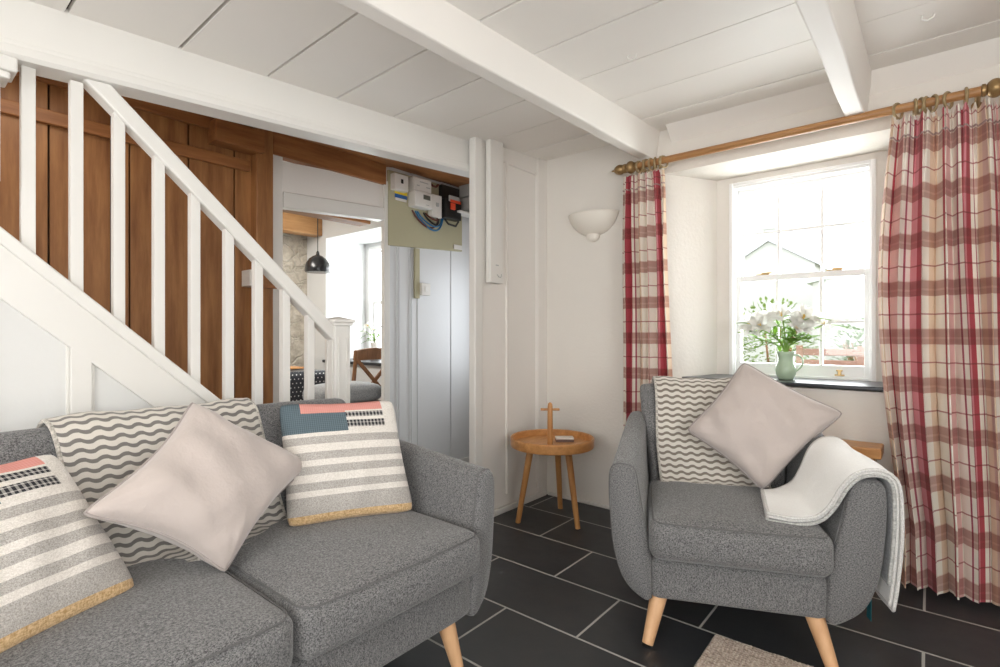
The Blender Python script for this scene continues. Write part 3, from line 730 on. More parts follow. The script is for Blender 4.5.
jg = thing('flower_jug', 'pale sage green jug on the slate window sill', 'jug', (JX, JY, .841))
m = MB().lathe([(max(a, 1e-4), b) for a, b in jug_prof(1)], n=40); m.v = [((x, y-.012*max(0, (z-.13)/.015)*0, z)) for x, y, z in m.v]
m.build('jug_body', JUG, jg, smooth='all')
MB().tube(crom([(.038,0,.128),(.062,0,.125),(.078,0,.10),(.070,0,.070),(.046,0,.045)], 6), .0045, 10).build('handle', JUG, jg, smooth=True)
G = 'white flower stems in the green jug'
tips = [((-.14,-.02,.20),1,3,'stem leaning furthest left from the green jug, white bloom'), ((-.09,-.05,.19),2,3,'stem with white blooms just left over the jug rim'),
        ((-.055,.02,.26),1,3,'tall stem left of the middle of the green jug'), ((-.01,-.03,.25),1,3,'tallest stem rising straight above the green jug'),
        ((.05,-.05,.17),2,3,'low front stem with white blooms above the jug handle'), ((.07,0,.23),2,3,'stem of white blooms leaning right above the handle'),
        ((.15,.0,.20),1,3,'leafy stem reaching furthest right from the jug'), ((.09,-.05,.13),0,4,'leaf stem drooping right over the jug handle'), ((-.12,-.04,.12),0,4,'leaf stem drooping left below the white blooms'),
        ((.02,.04,.22),1,3,'stem with white bloom at the back of the jug')]
for i, (tp, bl, nl, lb) in enumerate(tips):
    flower_stem((JX, JY, .841+.125), (tp[0]*1.15, tp[1], tp[2]*.85-.01), bl, nl+2, lb, G, 1.45, 100+i, 1.25)
# dining window flowers
v = thing('glass_vase', 'small pale vase on the dining room window sill', 'vase', (-4.12, 3.10, .822))
MB().lathe([(1e-4,0),(.04,0),(.05,.06),(.035,.13),(.045,.17),(.038,.17),(.03,.13),(.042,.06),(1e-4,.01)], n=24).build('vase_body', PLW, v, smooth='all')
for i, tp in enumerate(((-.12,-.02,.12),(-.05,-.04,.17),(.03,-.03,.13),(.10,0,.12),(-.09,-.03,.05))):
    flower_stem((-4.12, 3.10, .98), tp, 1 if i < 3 else 0, 4, 'leafy flower stem in the dining room vase', 'flowers in the dining room vase', 1.0, 300+i, 1.2)

# ------------------------------------------------------------------ sofa and armchair
def softbox(c, half, r, bulge=0, n=14, sag=0):
    m = MB(); vs = []; fs = []; idx = {}
    def key(p): return tuple(round(q, 5) for q in p)
    def vert(p):
        k = key(p)
        if k in idx: return idx[k]
        P = Vector((p[0]*half[0], p[1]*half[1], p[2]*half[2]))
        q = Vector([max(-(half[i]-r), min(half[i]-r, P[i])) for i in range(3)]); d = P-q
        if d.length > 1e-7: P = q + d.normalized()*r
        b = (1-p[0]**2)*(1-p[1]**2)
        if p[2] > 0: P.z += bulge*b*p[2]
        P.y -= sag*(1-p[0]**2)*(1-p[2]**2)*max(0, -p[1])
        vs.append(P+Vector(c)); idx[k] = len(vs)-1; return idx[k]
    ts = []
    for i in range(n+1):
        t = -1+2*i/n; ts.append(math.copysign(abs(t)**.75, t))
    for ax in range(3):
        for sgn in (-1, 1):
            for i in range(n):
                for j in range(n):
                    q = []
                    for (a, b) in ((i,j),(i+1,j),(i+1,j+1),(i,j+1)):
                        p = [0,0,0]; p[ax] = sgn; p[(ax+1)%3] = ts[a]; p[(ax+2)%3] = ts[b]; q.append(vert(p))
                    fs.append(tuple(q if sgn > 0 else q[::-1]))
    return m.add(vs, fs)
ARM = [(0,.155),(.05,.168),(.098,.225),(.128,.33),(.141,.46),(.144,.56),(.136,.603),(.112,.615),(.080,.613),(.058,.600),(.048,.56),(.03,.46),(.012,.38),(0,.30)]
def seating(name, label, cat, loc, rz, hs, ncush, D, backtop=.85, rise=.085, aw=1.0, bo=.045):
    t = thing(name, label, cat, loc, rz)
    # base
    softbox((0, D/2-.02, .228), (hs+.004, D/2-.025, .073), .024).build('base_frame', GREY, t, smooth='all')
    # arms
    sec = crom([(a, b, 0) for a, b in ARM], 5, True)
    for s in (-1, 1):
        rings = []; cx = .07; cz = .40
        ys = [(0, .90), (.006, .955), (.018, .99), (.035, 1)] + [(lerp(.06, D-.12, k/8), 1) for k in range(9)] + [(D-.07, .97), (D-.04, .90)]
        for y, sc in ys:
            f = max(0, y/(D-.1)); ring = []
            for p in sec:
                x = cx+(p.x-cx)*sc; z = cz+(p.y-cz)*(1-(1-sc)*.45)
                up = max(0, (z-.30)/.31)
                x = x - .045*f*up; z = z + rise*f*up**1.5
                ring.append((s*(hs+x*aw*(1.15 if s > 0 and ncush == 1 else 1)), y, z))
            rings.append(ring)
        a = MB().loft(rings).build('arm', GREY, t, smooth='all')
        pipe = [q for q in rings[2]]; m = MB().tube(pipe[::2], .0032, 6, closed=True); m.build('piping', PIPE, a, smooth=True)
    # back: profile in (y, z) lofted along x with rounded ends
    bp = crom([(D-.20,.20,0),(D-.215,.42,0),(D-.185,.62,0),(D-.135,backtop-.045,0),(D-.105,backtop-.006,0),(D-.07,backtop,0),(D-.035,backtop-.03,0),(D-.02,backtop-.12,0),(D-.01,.5,0),(D-.03,.18,0)], 4, True)
    rings = []; xs = [(-1, .35), (-1, .72), (-1, .92), (-1, 1)]
    cy, cz = D-.10, .52; N = 16
    steps = [(-1.0, .55), (-.992, .80), (-.975, .94), (-.945, 1)] + [(lerp(-.9, .9, k/N), 1) for k in range(N+1)] + [(.945, 1), (.975, .94), (.992, .80), (1.0, .55)]
    for u, sc in steps:
        ring = []
        for p in bp:
            y = cy+(p.x-cy)*sc; z = cz+(p.y-cz)*(1-(1-sc)*.12)
            hw = hs - .004 + bo*max(0, min(1, (z-.5)/.3))
            if ncush > 1: z -= .012*max(0, (z-.6)/.25)*math.exp(-(u/.03)**2)
            if u*0 == 0: z -= .012*max(0, (z-.7)/.15)*u**4
            ring.append((u*hw, y, z))
        rings.append(ring)
    MB().loft(rings).build('backrest', GREY, t, smooth='all')
    w = 2*hs/ncush
    for k in range(ncush):
        cx = -hs+w*(k+.5); dep = D-.20+.045
        sb = softbox((cx, dep/2-.055, .380), (w/2+(.008 if ncush == 1 else -.003), dep/2, .072), .042, .016, 18, .014)
        c = sb.build('seat_cushion', GREY, t, smooth='all')
        pts = []
        hx, hy = w/2-.014+(.008 if ncush == 1 else 0), dep/2-.012; rr = .04
        for cxs, cys, a0 in ((1,-1,-90),(1,1,0),(-1,1,90),(-1,-1,180)):
            for q in range(5):
                a = R(a0+q*22.5); pts.append((cx+cxs*(hx-rr)+rr*math.cos(a), dep/2-.055+cys*(hy-rr)+rr*math.sin(a), .4415))
        sg = []
        for p, q in zip(pts, pts[1:]+pts[:1]):
            for e in range(4): sg.append(tuple(lerp(p[i], q[i], e/4) for i in range(3)))
        def adj(p):
            u = (p[0]-cx)/(w/2); return (p[0], p[1]-.012*(1-u*u)*(p[1] < .1), p[2])
        MB().tube([adj(p) for p in sg], .0025, 6, closed=True).build('piping', PIPE, c, smooth=True)
    for sx in (-1, 1):
        for fy in (0, 1):
            x0, y0 = sx*(hs-(.03 if ncush == 1 else .075)), (.055 if fy == 0 else D-.10); x1, y1 = sx*(hs+(.012 if ncush == 1 else -.05)), (y0-(.06 if ncush == 1 else .035) if fy == 0 else y0+.03)
            lg = MB().tube([(x0,y0,.165),(x1,y1,.006)], [.030,.019], 20).build('leg', BEECH, t, smooth=True)
            MB().tube([(x1,y1,.007),(x1+sx*.0015,y1,0.0)], [.0193,.0193], 16).build('foot_pad', BLK, lg, smooth=True)
    return t
sofa = seating('sofa', 'grey marl two seat sofa with beech legs in front of the stairs', 'sofa', (-1.15, .622, 0), R(90), .632, 2, .78, .825, .075, .79, -.02)
arm = seating('armchair', 'grey marl armchair with beech legs beside the window', 'armchair', (-.495, 1.834, 0), math.atan2(.408, .913), .272, 1, .70, .855, .10)
AM = Matrix.Translation((-.495, 1.834, 0)) @ Matrix.Rotation(math.atan2(.408, .913), 4, 'Z')
SM = Matrix.Translation((-1.15, .625, 0)) @ Matrix.Rotation(R(90), 4, 'Z')

# ------------------------------------------------------------------ cushions
def stripe_mi(u, v):
    # 0 cream 1 grey 2 teal 3 pink 4 black 5 tan
    if v < .075: return 5
    if v < .215: return 1
    if v > .91: return 2 if u < .17 else (3 if u < .86 else 0)
    if v > .72:
        if u < .17: return 2
        if u < .53: return 3 if v > .89 else 2
        if u < .86: return 4 if (v > .84 and v < .895) or (.755 < v < .81) else 0
        return 0
    for a in (.62, .50, .385, .27):
        if a < v < a+.062: return 1
    return 0
def pillow(name, label, BL, BR, TR, TL, T, mats, mif=None, pinch=.06, pipe=None, n=64, wr=.004, seed=1, ear=0):
    BL, BR, TR, TL = [Vector(p) for p in (BL, BR, TR, TL)]
    nrm = (BR-BL).cross(TL-BL).normalized(); W = (BR-BL).length; Hh = (TL-BL).length; rnd = random.Random(seed)
    ph = [rnd.uniform(0, 6.28) for _ in range(8)]
    def pos(u, v, sgn):
        a, b = 2*u-1, 2*v-1
        a2 = a*(1-pinch*(1-b*b)**1.0*abs(a)**2); b2 = b*(1-pinch*(1-a*a)*abs(b)**2)
        rc = 1-.06*(abs(a*b))**7; a2 *= rc; b2 *= rc
        U, V = (a2+1)/2, (b2+1)/2
        P = BL.lerp(BR, U).lerp(TL.lerp(TR, U), V)
        e = max(0, (1-a*a)*(1-b*b)); h = T/2*(e**.42)
        wv = wr*(math.sin(7*a+4*b+ph[0])*math.sin(5*b-3*a+ph[1]) + .6*math.sin(13*a*b+ph[2]) + .5*math.sin(11*a-6*b+ph[3]))
        # creases running to the corners
        cr = wr*1.2*math.sin(18*math.atan2(abs(b)-1.02, abs(a)-1.02)+ph[4])*max(0, (abs(a)*abs(b))**2)
        return P + nrm*(sgn*(h + (wv+cr)*e**.5))
    m = MB(); m.grid(lambda u, v: pos(u, v, 1), n, n, lambda u, v: (u*W, v*Hh), mif)
    m.grid(lambda u, v: pos(u, v, -1), n, n, lambda u, v: (u*W, v*Hh), mif)
    o = m.build(name, mats, None, smooth='all', weld=True); tag(o, label, 'cushion')
    if pipe:
        pts = []
        for k in range(40): pts.append(pos(k/40, 0, 0))
        for k in range(40): pts.append(pos(1, k/40, 0))
        for k in range(40): pts.append(pos(1-k/40, 1, 0))
        for k in range(40): pts.append(pos(0, 1-k/40, 0))
        MB().tube(pts, .0045, 8, closed=True).build('piping', pipe, o, smooth=True)
    return o
STR = [CREAM, GST, TEAL, PINK, BLACKK, TAN]
pillow('striped_cushion', 'striped knitted cushion with pink and blue top, against the sofa arm', (-1.575,.840,.455), (-1.385,1.215,.455), (-1.53,1.235,.838), (-1.70,.875,.845), .15, STR, stripe_mi, .05, seed=3)
pillow('striped_cushion', 'striped knitted cushion cut by the left edge of the photo', (-1.345,.050,.440), (-1.500,.425,.448), (-1.675,.292,.790), (-1.52,-.08,.78), .15, STR, stripe_mi, .05, seed=5)
pillow('velvet_cushion', 'pale taupe velvet cushion standing on its corner on the sofa', (-1.42,.590,.446), (-1.615,.970,.640), (-1.70,.610,.885), (-1.50,.298,.665), .20, TAUPE, None, .17, TPIPE, wr=.007, seed=11)
def A(x, y, z): return AM @ Vector((x, y, z))
pillow('velvet_cushion', 'pale taupe velvet cushion tilted on the armchair', A(.150,.345,.462), A(.452,.395,.777), A(.100,.47,.968), A(-.132,.40,.680), .19, TAUPE, None, .09, TPIPE, wr=.008, seed=21)
gc = tag(softbox((0,0,0), (.16,.25,.060), .05, .03, 14).build('grey_cushion', WOOLG, None, smooth='all'), 'plain grey cushion seen past the newel post', 'cushion'); gc.location = (-3.30, 2.20, .642)
m = MB().grid(lambda u, v: (-3.18+.03*math.sin(v*3)-.06*(1-v), lerp(2.22,2.50,u)+.02*math.sin(9*v), .60+.045*math.sin(u*9)*(v)+.05*v), 24, 8)
o = m.build('dark_throw', m_fabric('charcoal_throw', (.02,.018,.017), (.10,.09,.08)), None, smooth=True, solid=.02); tag(o, 'rumpled dark cloth beside the plain grey cushion', 'throw')

# ------------------------------------------------------------------ throws over the backs
def drape(name, label, M, path, x0, x1, mat, shift=0, thick=.010, seed=1, cat='throw', flare=0, uoff=0):
    f = pathfn([(p[0], p[1], 0) for p in path], 8); L = f.length; rnd = random.Random(seed); p1, p2 = rnd.uniform(0,6), rnd.uniform(0,6)
    W = x1-x0
    def fn(u, v):
        p = f(v); q = f(min(1, v+.01)); r = f(max(0, v-.01)); tn = (q-r); nn = Vector((-tn.y, tn.x, 0)); nn = nn.normalized() if nn.length > 0 else Vector((0,0,0))
        w = .003*math.sin(u*9+v*5+p1)+.0025*math.sin(u*17-v*8+p2)
        x = lerp(x0, x1, u) + shift*v + flare*(u-.5)*v + .004*math.sin(v*12+p1)*(1 if u < .5 else -1)
        return M @ Vector((x, p.x - nn.x*0 + nn.x*w, p.y + nn.y*w))
    m = MB().grid(fn, 44, 90, lambda u, v: (u*W+uoff, (1-v)*L))
    o = m.build(name, mat, None, smooth='all', solid=thick, off=0); tag(o, label, cat)
    # whipped edges as part
    g = MB()
    for u in (0, 1): g.tube([fn(u, k/80) for k in range(81)], .0065, 8)
    g.tube([fn(k/40, 1) for k in range(41)], .0065, 8)
    g.build('bound_edge', m_fabric(name+'_edge', (.30,.28,.25), (.62,.58,.52), 200), o, smooth='all')
    return o
Ds = .78
drape('wave_throw', 'cream and grey wave pattern throw over the back of the sofa', SM,
      [(Ds+.012,.55),(Ds+.002,.72),(Ds-.018,.805),(Ds-.06,.842),(Ds-.10,.842),(Ds-.148,.80),(Ds-.20,.62),(Ds-.232,.50),(Ds-.255,.462),(Ds-.32,.452),(Ds-.37,.452)], -.345, .172, WAVE1, .09, flare=.04)
Da = .70
drape('wave_throw', 'cream and grey wave pattern throw over the back of the armchair', AM,
      [(Da+.012,.55),(Da+.002,.74),(Da-.018,.835),(Da-.06,.872),(Da-.10,.868),(Da-.150,.82),(Da-.20,.64),(Da-.232,.50),(Da-.250,.462),(Da-.275,.452)], -.270, .152, WAVE2, .045, seed=4)
# folded wool blanket over the right arm of the armchair
EDGE = m_fabric('whipped_edge_wool', (.50,.49,.47), (.72,.71,.69), 500)
def blanket():
    Fp = [(.10,.03,.452),(.17,.02,.447),(.245,.012,.462),(.29,.000,.510),(.325,-.012,.585),(.360,-.015,.625),(.410,-.012,.632),(.440,-.01,.600),(.447,.0,.46),(.436,.01,.30),(.428,.02,.215)]
    Bp = [(.165,.47,.462),(.215,.49,.475),(.27,.50,.525),(.295,.50,.60),(.32,.505,.672),(.355,.51,.700),(.395,.51,.685),(.42,.505,.61),(.425,.49,.50),(.43,.45,.35),(.435,.40,.24)]
    f = pathfn(Fp); b = pathfn(Bp); root = None
    for i, (off, y0, cut) in enumerate(((0.0, 0.0, .90), (.010, .012, .985), (.020, .004, 1.0))):
        def fn(u, v, off=off, y0=y0, cut=cut):
            t = u*cut; p = f(t).lerp(b(t), v*.62 + y0)
            q1 = f(min(1, t+.02)).lerp(b(min(1, t+.02)), v*.62); q0 = f(max(0, t-.02)).lerp(b(max(0, t-.02)), v*.62)
            tn = (q1-q0); nn = Vector((-tn.z, 0, tn.x)).normalized()
            w = .003*math.sin(v*8+u*6+i)
            return AM @ (p + nn*(off+.006+w))
        m = MB().grid(fn, 70, 20); o = m.build('wool_blanket' if i == 0 else 'fold_layer', WOOLG if i == 0 else WOOL, root, smooth='all', solid=.007, off=0)
        if root is None: root = o; tag(o, 'pale wool blanket folded over the right arm of the armchair', 'blanket')
        g = MB(); g.tube([fn(k/70, 0) for k in range(71)], .0056, 8); g.tube([fn(1, k/20) for k in range(21)], .0056, 8); g.tube([fn(0, k/20) for k in range(21)], .0065, 8)
        g.build('whipped_edge', EDGE if i else m_fabric('edge_grey', (.32,.32,.31), (.55,.55,.53), 200), o if i else root, smooth='all')
    m = MB().grid(lambda u, v: AM @ Vector((.425+.004*v, .10+.035*u+.012*v, .21-.085*v)), 3, 6)
    m.build('fabric_label', TEALTAG, root, solid=.0015)
blanket()

# ------------------------------------------------------------------ side table
tb = thing('side_table', 'round oak tray table with three splayed legs in the corner', 'table', (-1.675, 2.50, 0))
Rt = .240
MB().lathe([(1e-4,.430),(Rt-.012,.430),(Rt-.003,.434),(Rt,.442),(Rt+.001,.482),(Rt-.004,.487),(Rt-.012,.482),(Rt-.013,.450),(Rt-.02,.446),(1e-4,.446)], n=72).build('tray_top', OAKT, tb, smooth=True)
for (fx, fy) in ((-.137, -.145), (.175, -.006), (-.083, .215)):
    MB().tube([(fx*.62, fy*.62, .431), (fx, fy, .0)], [.020, .0145], 18).build('leg', OAK, tb, smooth=True)
hd = MB().tube([(0,-.02,.445),(0,-.02,.66),(0,-.02,.678),(0,-.02,.686)], [.0165,.0150,.012,.003], 16).build('handle_post', OAK, tb, smooth=True)
MB().tube([(-.042,-.054,.645),(.042,.014,.645)], .0072, 12).build('cross_peg', OAK, hd, smooth=True)
bxs = thing('matchbox', 'small white and brown box lying on the round table', 'box', (-1.655, 2.60, .4465), R(39.5+180))
MB().box(-.052,.052,-.032,.032,.0,.024).build('sleeve', m_plain('brown_card', (.16,.10,.08), .6), bxs, bevel=.002)
MB().box(-.0525,.0525,-.0325,.0325,.016,.0255).build('top_label', PLW, bxs, bevel=.001)

# ------------------------------------------------------------------ sconce
sc = thing('wall_light', 'white plaster half bowl uplighter on the wall left of the curtain', 'wall light', (-1.622, 2.897, 1.648))
m = MB(); nu, nv = 28, 12
def bowl(u, v, k=1.0):
    a = math.pi*u; t = v; r = .165*(math.sin(math.pi/2*min(1, .28+.72*t)))**.9 * k; r = .165*k*(1-(1-t)**2.1)**.5*.83 + .165*k*.17*t
    return (r*math.cos(a), -r*.80*math.sin(a), .045+.135*t)
m.grid(lambda u, v: bowl(u, v), nu, nv)
m.build('bowl', CERAM, sc, smooth='all', solid=.006)
m = MB().sphere((0,-.018,.042), .045, 20, 12, (1.0, .75, .85)); m.build('lower_boss', CERAM, sc, smooth=True)
m = MB().box(-.05,.05,-.012,.002,.05,.15); m.build('back_plate', CERAM, sc, bevel=.003)

# ------------------------------------------------------------------ curtain pole
PZ, PY = 2.035, 2.785
pole = thing('curtain_pole', 'wooden curtain pole with gold finials across the window wall', 'curtain pole', (-.55, PY, PZ))
MB().tube([(-.80,0,0),(.78,0,0)], .0185, 20).build('pole', POLE, pole, smooth=True)
def finial(s, x):
    k_ = 1.12; P = [(1e-4,-.005),(.004,0),(.006,.012),(.016,.020),(.026,.034),(.030,.050),(.026,.066),(.016,.078),(.014,.086),(.024,.090),(.025,.098),(.015,.102),(.015,.106)]
    P = [(a, (.106-b)) for a, b in P][::-1]
    m = MB().lathe([(a, b*s) for a, b in P], (x, 0, 0), 28, 'x'); m.build('finial', BRASS, pole, smooth=True)
    m = MB().sphere((x+s*.0-s*.012, 0, 0), .036, 24, 16, (.8, 1, 1)); m.lathe([(.018,-.012),(.026,-.008),(.026,.008),(.018,.012)], (x+s*.022,0,0), 24, 'x'); m.lathe([(.018,-.008),(.024,-.005),(.024,.005),(.018,.008)], (x-s*.045,0,0), 24, 'x')
    m.build('finial_collar', BRASS, pole, smooth=True)
finial(-1, -.785); finial(1, .76)
for x in (-.735, .70):
    m = MB().tube([(x,0,-.0),(x,.05,-.01),(x,.114,-.02)], .010, 12); m.lathe([(.018,0),(.018,.006),(.012,.008)], (x,.105,-.02), 20, 'y'); m.build('bracket', BRASS, pole, smooth=True)

def curtain(label, xt0, xt1, xb0, xb1, npl, rings, A0, seed, ratio=2.1, bulge=0, y0=PY, ztop=1.985, zbot=.012, uoff=0):
    rnd = random.Random(seed); o_ = thing('curtain', label, 'curtain', (0, 0, 0))
    ph = [rnd.uniform(-.5, .5) for _ in range(npl+2)]; wd = [rnd.uniform(.6, 1.4) for _ in range(npl)]; S = sum(wd); cum = [0]
    am = [rnd.uniform(.7, 1.2) for _ in range(npl)]
    for w in wd: cum.append(cum[-1]+w/S)
    def fn(u, v):   # v 0 bottom .. 1 top
        h = 1-v; x0 = lerp(xt0, xb0, h**.8) + bulge*math.sin(math.pi*min(1, h*1.15))*(1-u); x1 = lerp(xt1, xb1, h**.8)
        i = max(k for k in range(npl) if cum[k] <= u+1e-9); t = (u-cum[i])/(cum[i+1]-cum[i])
        env = min(1, .38+h*3.0)
        yy = A0*am[i]*env*math.sin(2*math.pi*t) + .35*A0*(1-min(1, h*4))*math.sin(6*math.pi*t) + .12*A0*math.sin(2.2*math.pi*t+3*h+ph[i]*3)*min(1, h*3)
        xx = lerp(x0, x1, u) + 1.15*(x1-x0)/npl*math.sin(4*math.pi*t+ph[i])*.13*min(1, .25+h*2.5) + .006*math.sin(5*h+ph[i]*6)*min(1, h*3)
        z = lerp(zbot, ztop, v) + .004*math.sin(2*math.pi*t)*(v < .02)
        zz = z + (.010*math.sin(2*math.pi*t*3) if v > .99 else 0)
        return Vector((xx, y0 - .005 + yy*.9, zz))
    Wc = (xt1-xt0)*ratio
    m = MB().grid(fn, npl*22, 70, lambda u, v: (u*Wc+uoff, v*(ztop-zbot)))
    m.build('curtain_cloth', PLAID, o_, smooth='all')
    # gathered heading tape stitches
    m = MB().grid(lambda u, v: fn(u, .958+.004*v)+Vector((0,-.0015,0)), npl*22, 1); m.build('heading_stitch', m_plain('heading_thread', (.42,.30,.28), .9), o_, smooth='all', solid=.002)
    for k, x in enumerate(rings):
        rg = MB(); tilt = rnd.uniform(-.5, .5); pts = []
        for q in range(28):
            a = 2*math.pi*q/28; pts.append((x+x+0*a+.031*math.cos(a)*math.sin(tilt)-x, PY+.031*math.cos(a)*math.cos(tilt), PZ-.009+.031*math.sin(a)))
        r_ = rg.tube(pts, .0058, 10, closed=True).build('curtain_ring', RING, o_, smooth=True)
        MB().tube([(x, PY-.0, PZ-.041), (x, PY-.004, PZ-.052), (x+.004, PY-.006, PZ-.062)], .003, 6).build('hook', PLW, r_, smooth=True)
    return o_
curtain('red and cream plaid curtain on the left of the window', -1.368, -1.122, -1.375, -1.052, 6, [-1.272,-1.250,-1.226,-1.200,-1.176,-1.150,-1.130], .040, 3, 3.0)
curtain('red and cream plaid curtain on the right of the window', -.125, .30, -.090, .36, 8, [-.103,-.046,-.028,-.008,.014,.059,.113], -.060, 21, 3.2, bulge=-.06, uoff=.30, zbot=.025)

# wooden ledge below the window, behind the armchair
bn = thing('window_bench', 'low pine bench under the window behind the armchair', 'bench', (-.50, 2.80, 0))
MB().box(-.52,.345,-.085,.075,.545,.59).build('bench_top', LEDGE, bn, bevel=.006)
for x in (-.46, .30): MB().box(x-.02,x+.02,-.05,.06,0,.545).build('leg', LEDGE, bn, bevel=.004)
# woven rug
rg = MB(); ry = [(-.582,1.906),(.02,1.93),(.02,1.50),(-.575,1.48)]
a, b, c, d = [Vector((p[0], p[1], 0)) for p in ry]
def rf(u, v):
    P = a.lerp(b, u).lerp(d.lerp(c, u), v); return (P.x, P.y, .007+.006*abs(math.sin(u*math.pi*50))*abs(math.sin(v*math.pi*33)) + .001*math.sin(u*40+v*31))
rg.grid(rf, 300, 200)
o = rg.build('jute_mat', m_fabric('jute', (.26,.20,.16), (.50,.42,.35), 160), None, smooth='all', solid=.006); tag(o, 'small woven brown mat on the floor in front of the armchair', 'mat')

# ------------------------------------------------------------------ outside
GRASS = m_leaf('lawn', (.16, .22, .07), (.36, .40, .20), .05)
struct(MB().box(-30, 30, 3.45, 60, -.5, .08).build('ground', GRASS), 'bright lawn outside the window')
def m_render(n, c): return m_paint(n, c, .05, .9, 5, .004)
wallm = m_render('pale_render', (.42, .41, .39)); roofm = m_render('grey_slates', (.50, .50, .52))
def house(x0, x1, y0, y1, zb, ze, zr, label):
    h = thing('cottage', label, 'house', ((x0+x1)/2, (y0+y1)/2, zb)); X = (x1-x0)/2; Y = (y1-y0)/2; e = ze-zb; r = zr-zb
    m = MB(); m.prism([(-X,0),(X,0),(X,e),(0,r),(-X,e)], -Y, Y, lambda a, b, c: (a, c, b)); m.build('house_wall', wallm, h)
    m = MB()
    for s in (-1, 1):
        m.add([(0,-Y-.15,r+.02),(s*(X+.2),-Y-.15,e-.2*(r-e)/X+.02),(s*(X+.2),Y+.15,e-.2*(r-e)/X+.02),(0,Y+.15,r+.02),(0,-Y-.15,r+.14),(s*(X+.2),-Y-.15,e-.2*(r-e)/X+.14),(s*(X+.2),Y+.15,e-.2*(r-e)/X+.14),(0,Y+.15,r+.14)],
              [(0,3,2,1),(4,5,6,7),(0,1,5,4),(1,2,6,5),(2,3,7,6),(3,0,4,7)])
    m.build('roof', roofm, h)
    m = MB(); m.box(-.35,.35,-Y+.3,-Y+.8,r-.3,r+.7); m.box(-.42,.42,-Y+.23,-Y+.87,r+.7,r+.8); m.build('chimney', wallm, h)
    m = MB().lathe([(.12,r+.8),(.10,r+1.1),(.12,r+1.12)], (-.15,-Y+.55,0), 14); m.build('chimney_pot', roofm, h)
house(-8.6, -4.4, 30, 38, .08, 4.6, 5.9, 'pale gabled cottage with a chimney, faint beyond the window')
house(-3.6, 3.5, 24, 29, .08, 3.1, 3.8, 'low pale building to the right of the gabled cottage')
def shrub(x, y, z, r, h, leafm, label, n, seed, ls=.09):
    rnd = random.Random(seed); t = thing('shrub', label, 'shrub', (x, y, z))
    m = MB()
    for k in range(6):
        a = rnd.uniform(0, 6.28); m.tube([(0,0,0),(math.cos(a)*r*.3, math.sin(a)*r*.3, h*.4),(math.cos(a)*r*.6, math.sin(a)*r*.6, h*.75)], [.025,.018,.008], 6)
    m.build('branches', CROSSW, t)
    m = MB()
    for k in range(n):
        while True:
            p = Vector((rnd.uniform(-1,1), rnd.uniform(-1,1), rnd.uniform(-.9,1)))
            if .45 < p.length < 1: break
        P = Vector((p.x*r, p.y*r, h*.52+p.z*h*.5)); d = (p+Vector((rnd.uniform(-.5,.5), rnd.uniform(-.5,.5), rnd.uniform(0,.6)))).normalized()
        leaf_mb(m, P, d, ls*rnd.uniform(.7,1.3), ls*.5, .3, 3)
    m.build('foliage', leafm, t, smooth='all')
L1 = m_leaf('dark_shrub_leaf', (.02,.055,.03), (.07,.13,.07)); L2 = m_leaf('lime_leaf', (.09,.16,.02), (.20,.28,.06)); L3 = m_leaf('mid_leaf', (.05,.11,.025), (.12,.19,.06))
shrub(-2.75, 7.2, .08, .62, 1.62, L1, 'dark leafy shrub at the left of the window view', 1500, 1, .08)
shrub(-1.60, 7.6, .08, .50, 1.45, L2, 'lime green shrub right of the dark leafy shrub', 900, 2, .08)
shrub(-.62, 8.2, .08, .45, 1.18, L3, 'small mid green bush in the middle of the window view', 700, 3, .08)
shrub(.75, 8.3, .08, .85, 1.42, L2, 'large yellow green bush at the right of the window view', 1400, 4, .08)
shrub(-1.85, 5.9, .08, .42, .62, L2, 'low bright green plant before the lime green shrub', 600, 5, .07)
shrub(-.30, 6.6, .08, .40, .60, L3, 'low green plant nearest the wooden bench', 600, 6, .07)
struct(MB().box(-12, 10, 10.6, 10.9, 0, 1.35).build('garden_wall', wallm), 'pale garden wall behind the bushes')
BENCHM = m_woodr('red_bench_wood', (.16,.075,.055), (.24,.125,.09), (1,8,8), .5, 3)
b = thing('garden_bench', 'reddish wooden bench just outside the window', 'bench', (-.69, 5.5, .08))
for z in (.80, .70):
    MB().box(-.26,.26,.0,.02,z,z+.06).build('back_slat', BENCHM, b, bevel=.003)
for x in (-.24, .23): MB().box(x-.025,x+.03,-.02,.0,0,.89).build('upright', BENCHM, b, bevel=.003)
for y in (-.36, -.25, -.14): MB().box(-.26,.26,y,y+.09,.40,.425).build('seat_slat', BENCHM, b, bevel=.003)
for x in (-.23, .23): MB().box(x-.025,x+.025,-.36,-.31,0,.40).build('leg', BENCHM, b, bevel=.003)

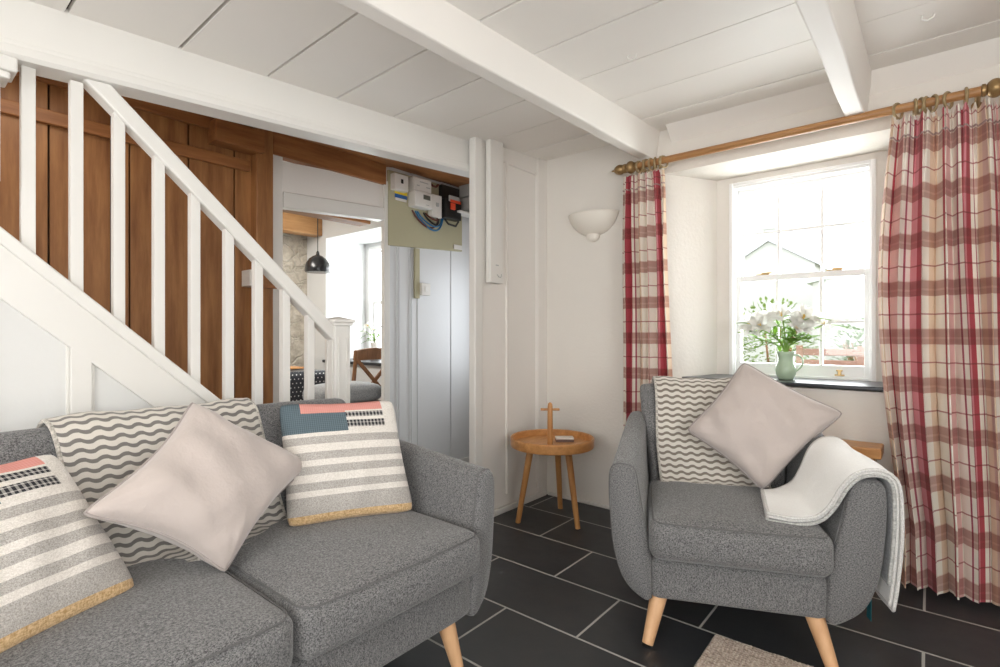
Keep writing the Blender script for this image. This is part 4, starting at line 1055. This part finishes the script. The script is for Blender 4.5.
# ------------------------------------------------------------------ light
w = bpy.data.worlds.new('World'); SC.world = w; w.use_nodes = True
bg = w.node_tree.nodes['Background']; bg.inputs[0].default_value = (.90, .95, 1.0, 1); bg.inputs[1].default_value = 4.6
def area(name, loc, rot, sx, sy, power, col=(1,1,1), portal=False):
    l = bpy.data.lights.new(name, 'AREA'); l.shape = 'RECTANGLE'; l.size = sx; l.size_y = sy; l.energy = power; l.color = col
    if portal: l.cycles.is_portal = True
    o = bpy.data.objects.new(name, l); COL.objects.link(o); o.location = loc; o.rotation_euler = rot; return o
area('daylight_window', (-.55, 3.72, 1.45), (R(-90), 0, 0), 1.5, 1.7, 95, (.95, .98, 1.0))
area('fill_near', (-.05, YN-.35, 1.40), (R(90), 0, 0), 2.2, 1.25, 42, (1, .97, .92))  # fill light from behind the camera, outside the added near opening
area('fill_right', (XR+.35, -.4, 1.40), (0, R(90), 0), 1.2, 1.7, 40, (1, .97, .92))  # side fill, outside the added opening in the right wall
area('ceiling_uplight_fill', (.35, -.75, .45), (R(180), 0, 0), 1.4, 1.4, 34, (1, .95, .89))  # upward fill added to brighten the ceiling, no lamp stands here
area('daylight_dining', (-3.96, 3.50, 1.41), (R(-90), 0, 0), 1.1, 1.1, 36, (.95, .98, 1))
area('dining_fill', (-3.9, 1.5, 2.2), (0, R(25), 0), .6, .6, 34, (1, .95, .88))  # fill added to brighten the dining room, without any fitting
area('hall_glow', (-2.5, .2, 2.15), (0, 0, 0), .4, .8, 5, (1, .93, .84))
area('passage_area_light', (-2.5, 3.28, 1.2), (R(-90), 0, 0), .5, .9, 7, (.9, .95, 1))  # area light just in front of the closed passage end wall

# ------------------------------------------------------------------ camera
cam = bpy.data.cameras.new('Camera'); co = bpy.data.objects.new('Camera', cam); COL.objects.link(co)
cam.sensor_width = 36; cam.lens = 36*520/1000; cam.clip_start = .02
yaw = math.atan2(.6366, .7712)
co.location = (0, 0, 1.08); co.rotation_euler = (R(90), 0, yaw)
SC.camera = co
SC.view_settings.view_transform = 'Standard'; SC.view_settings.look = 'None'; SC.view_settings.gamma = 1; SC.view_settings.exposure = -0.08
SC.view_settings.use_curve_mapping = False
SC.cycles.use_denoising = True
SC.cycles.max_bounces = 10; SC.cycles.diffuse_bounces = 6; SC.cycles.transparent_max_bounces = 16
SC.cycles.sample_clamp_indirect = 8
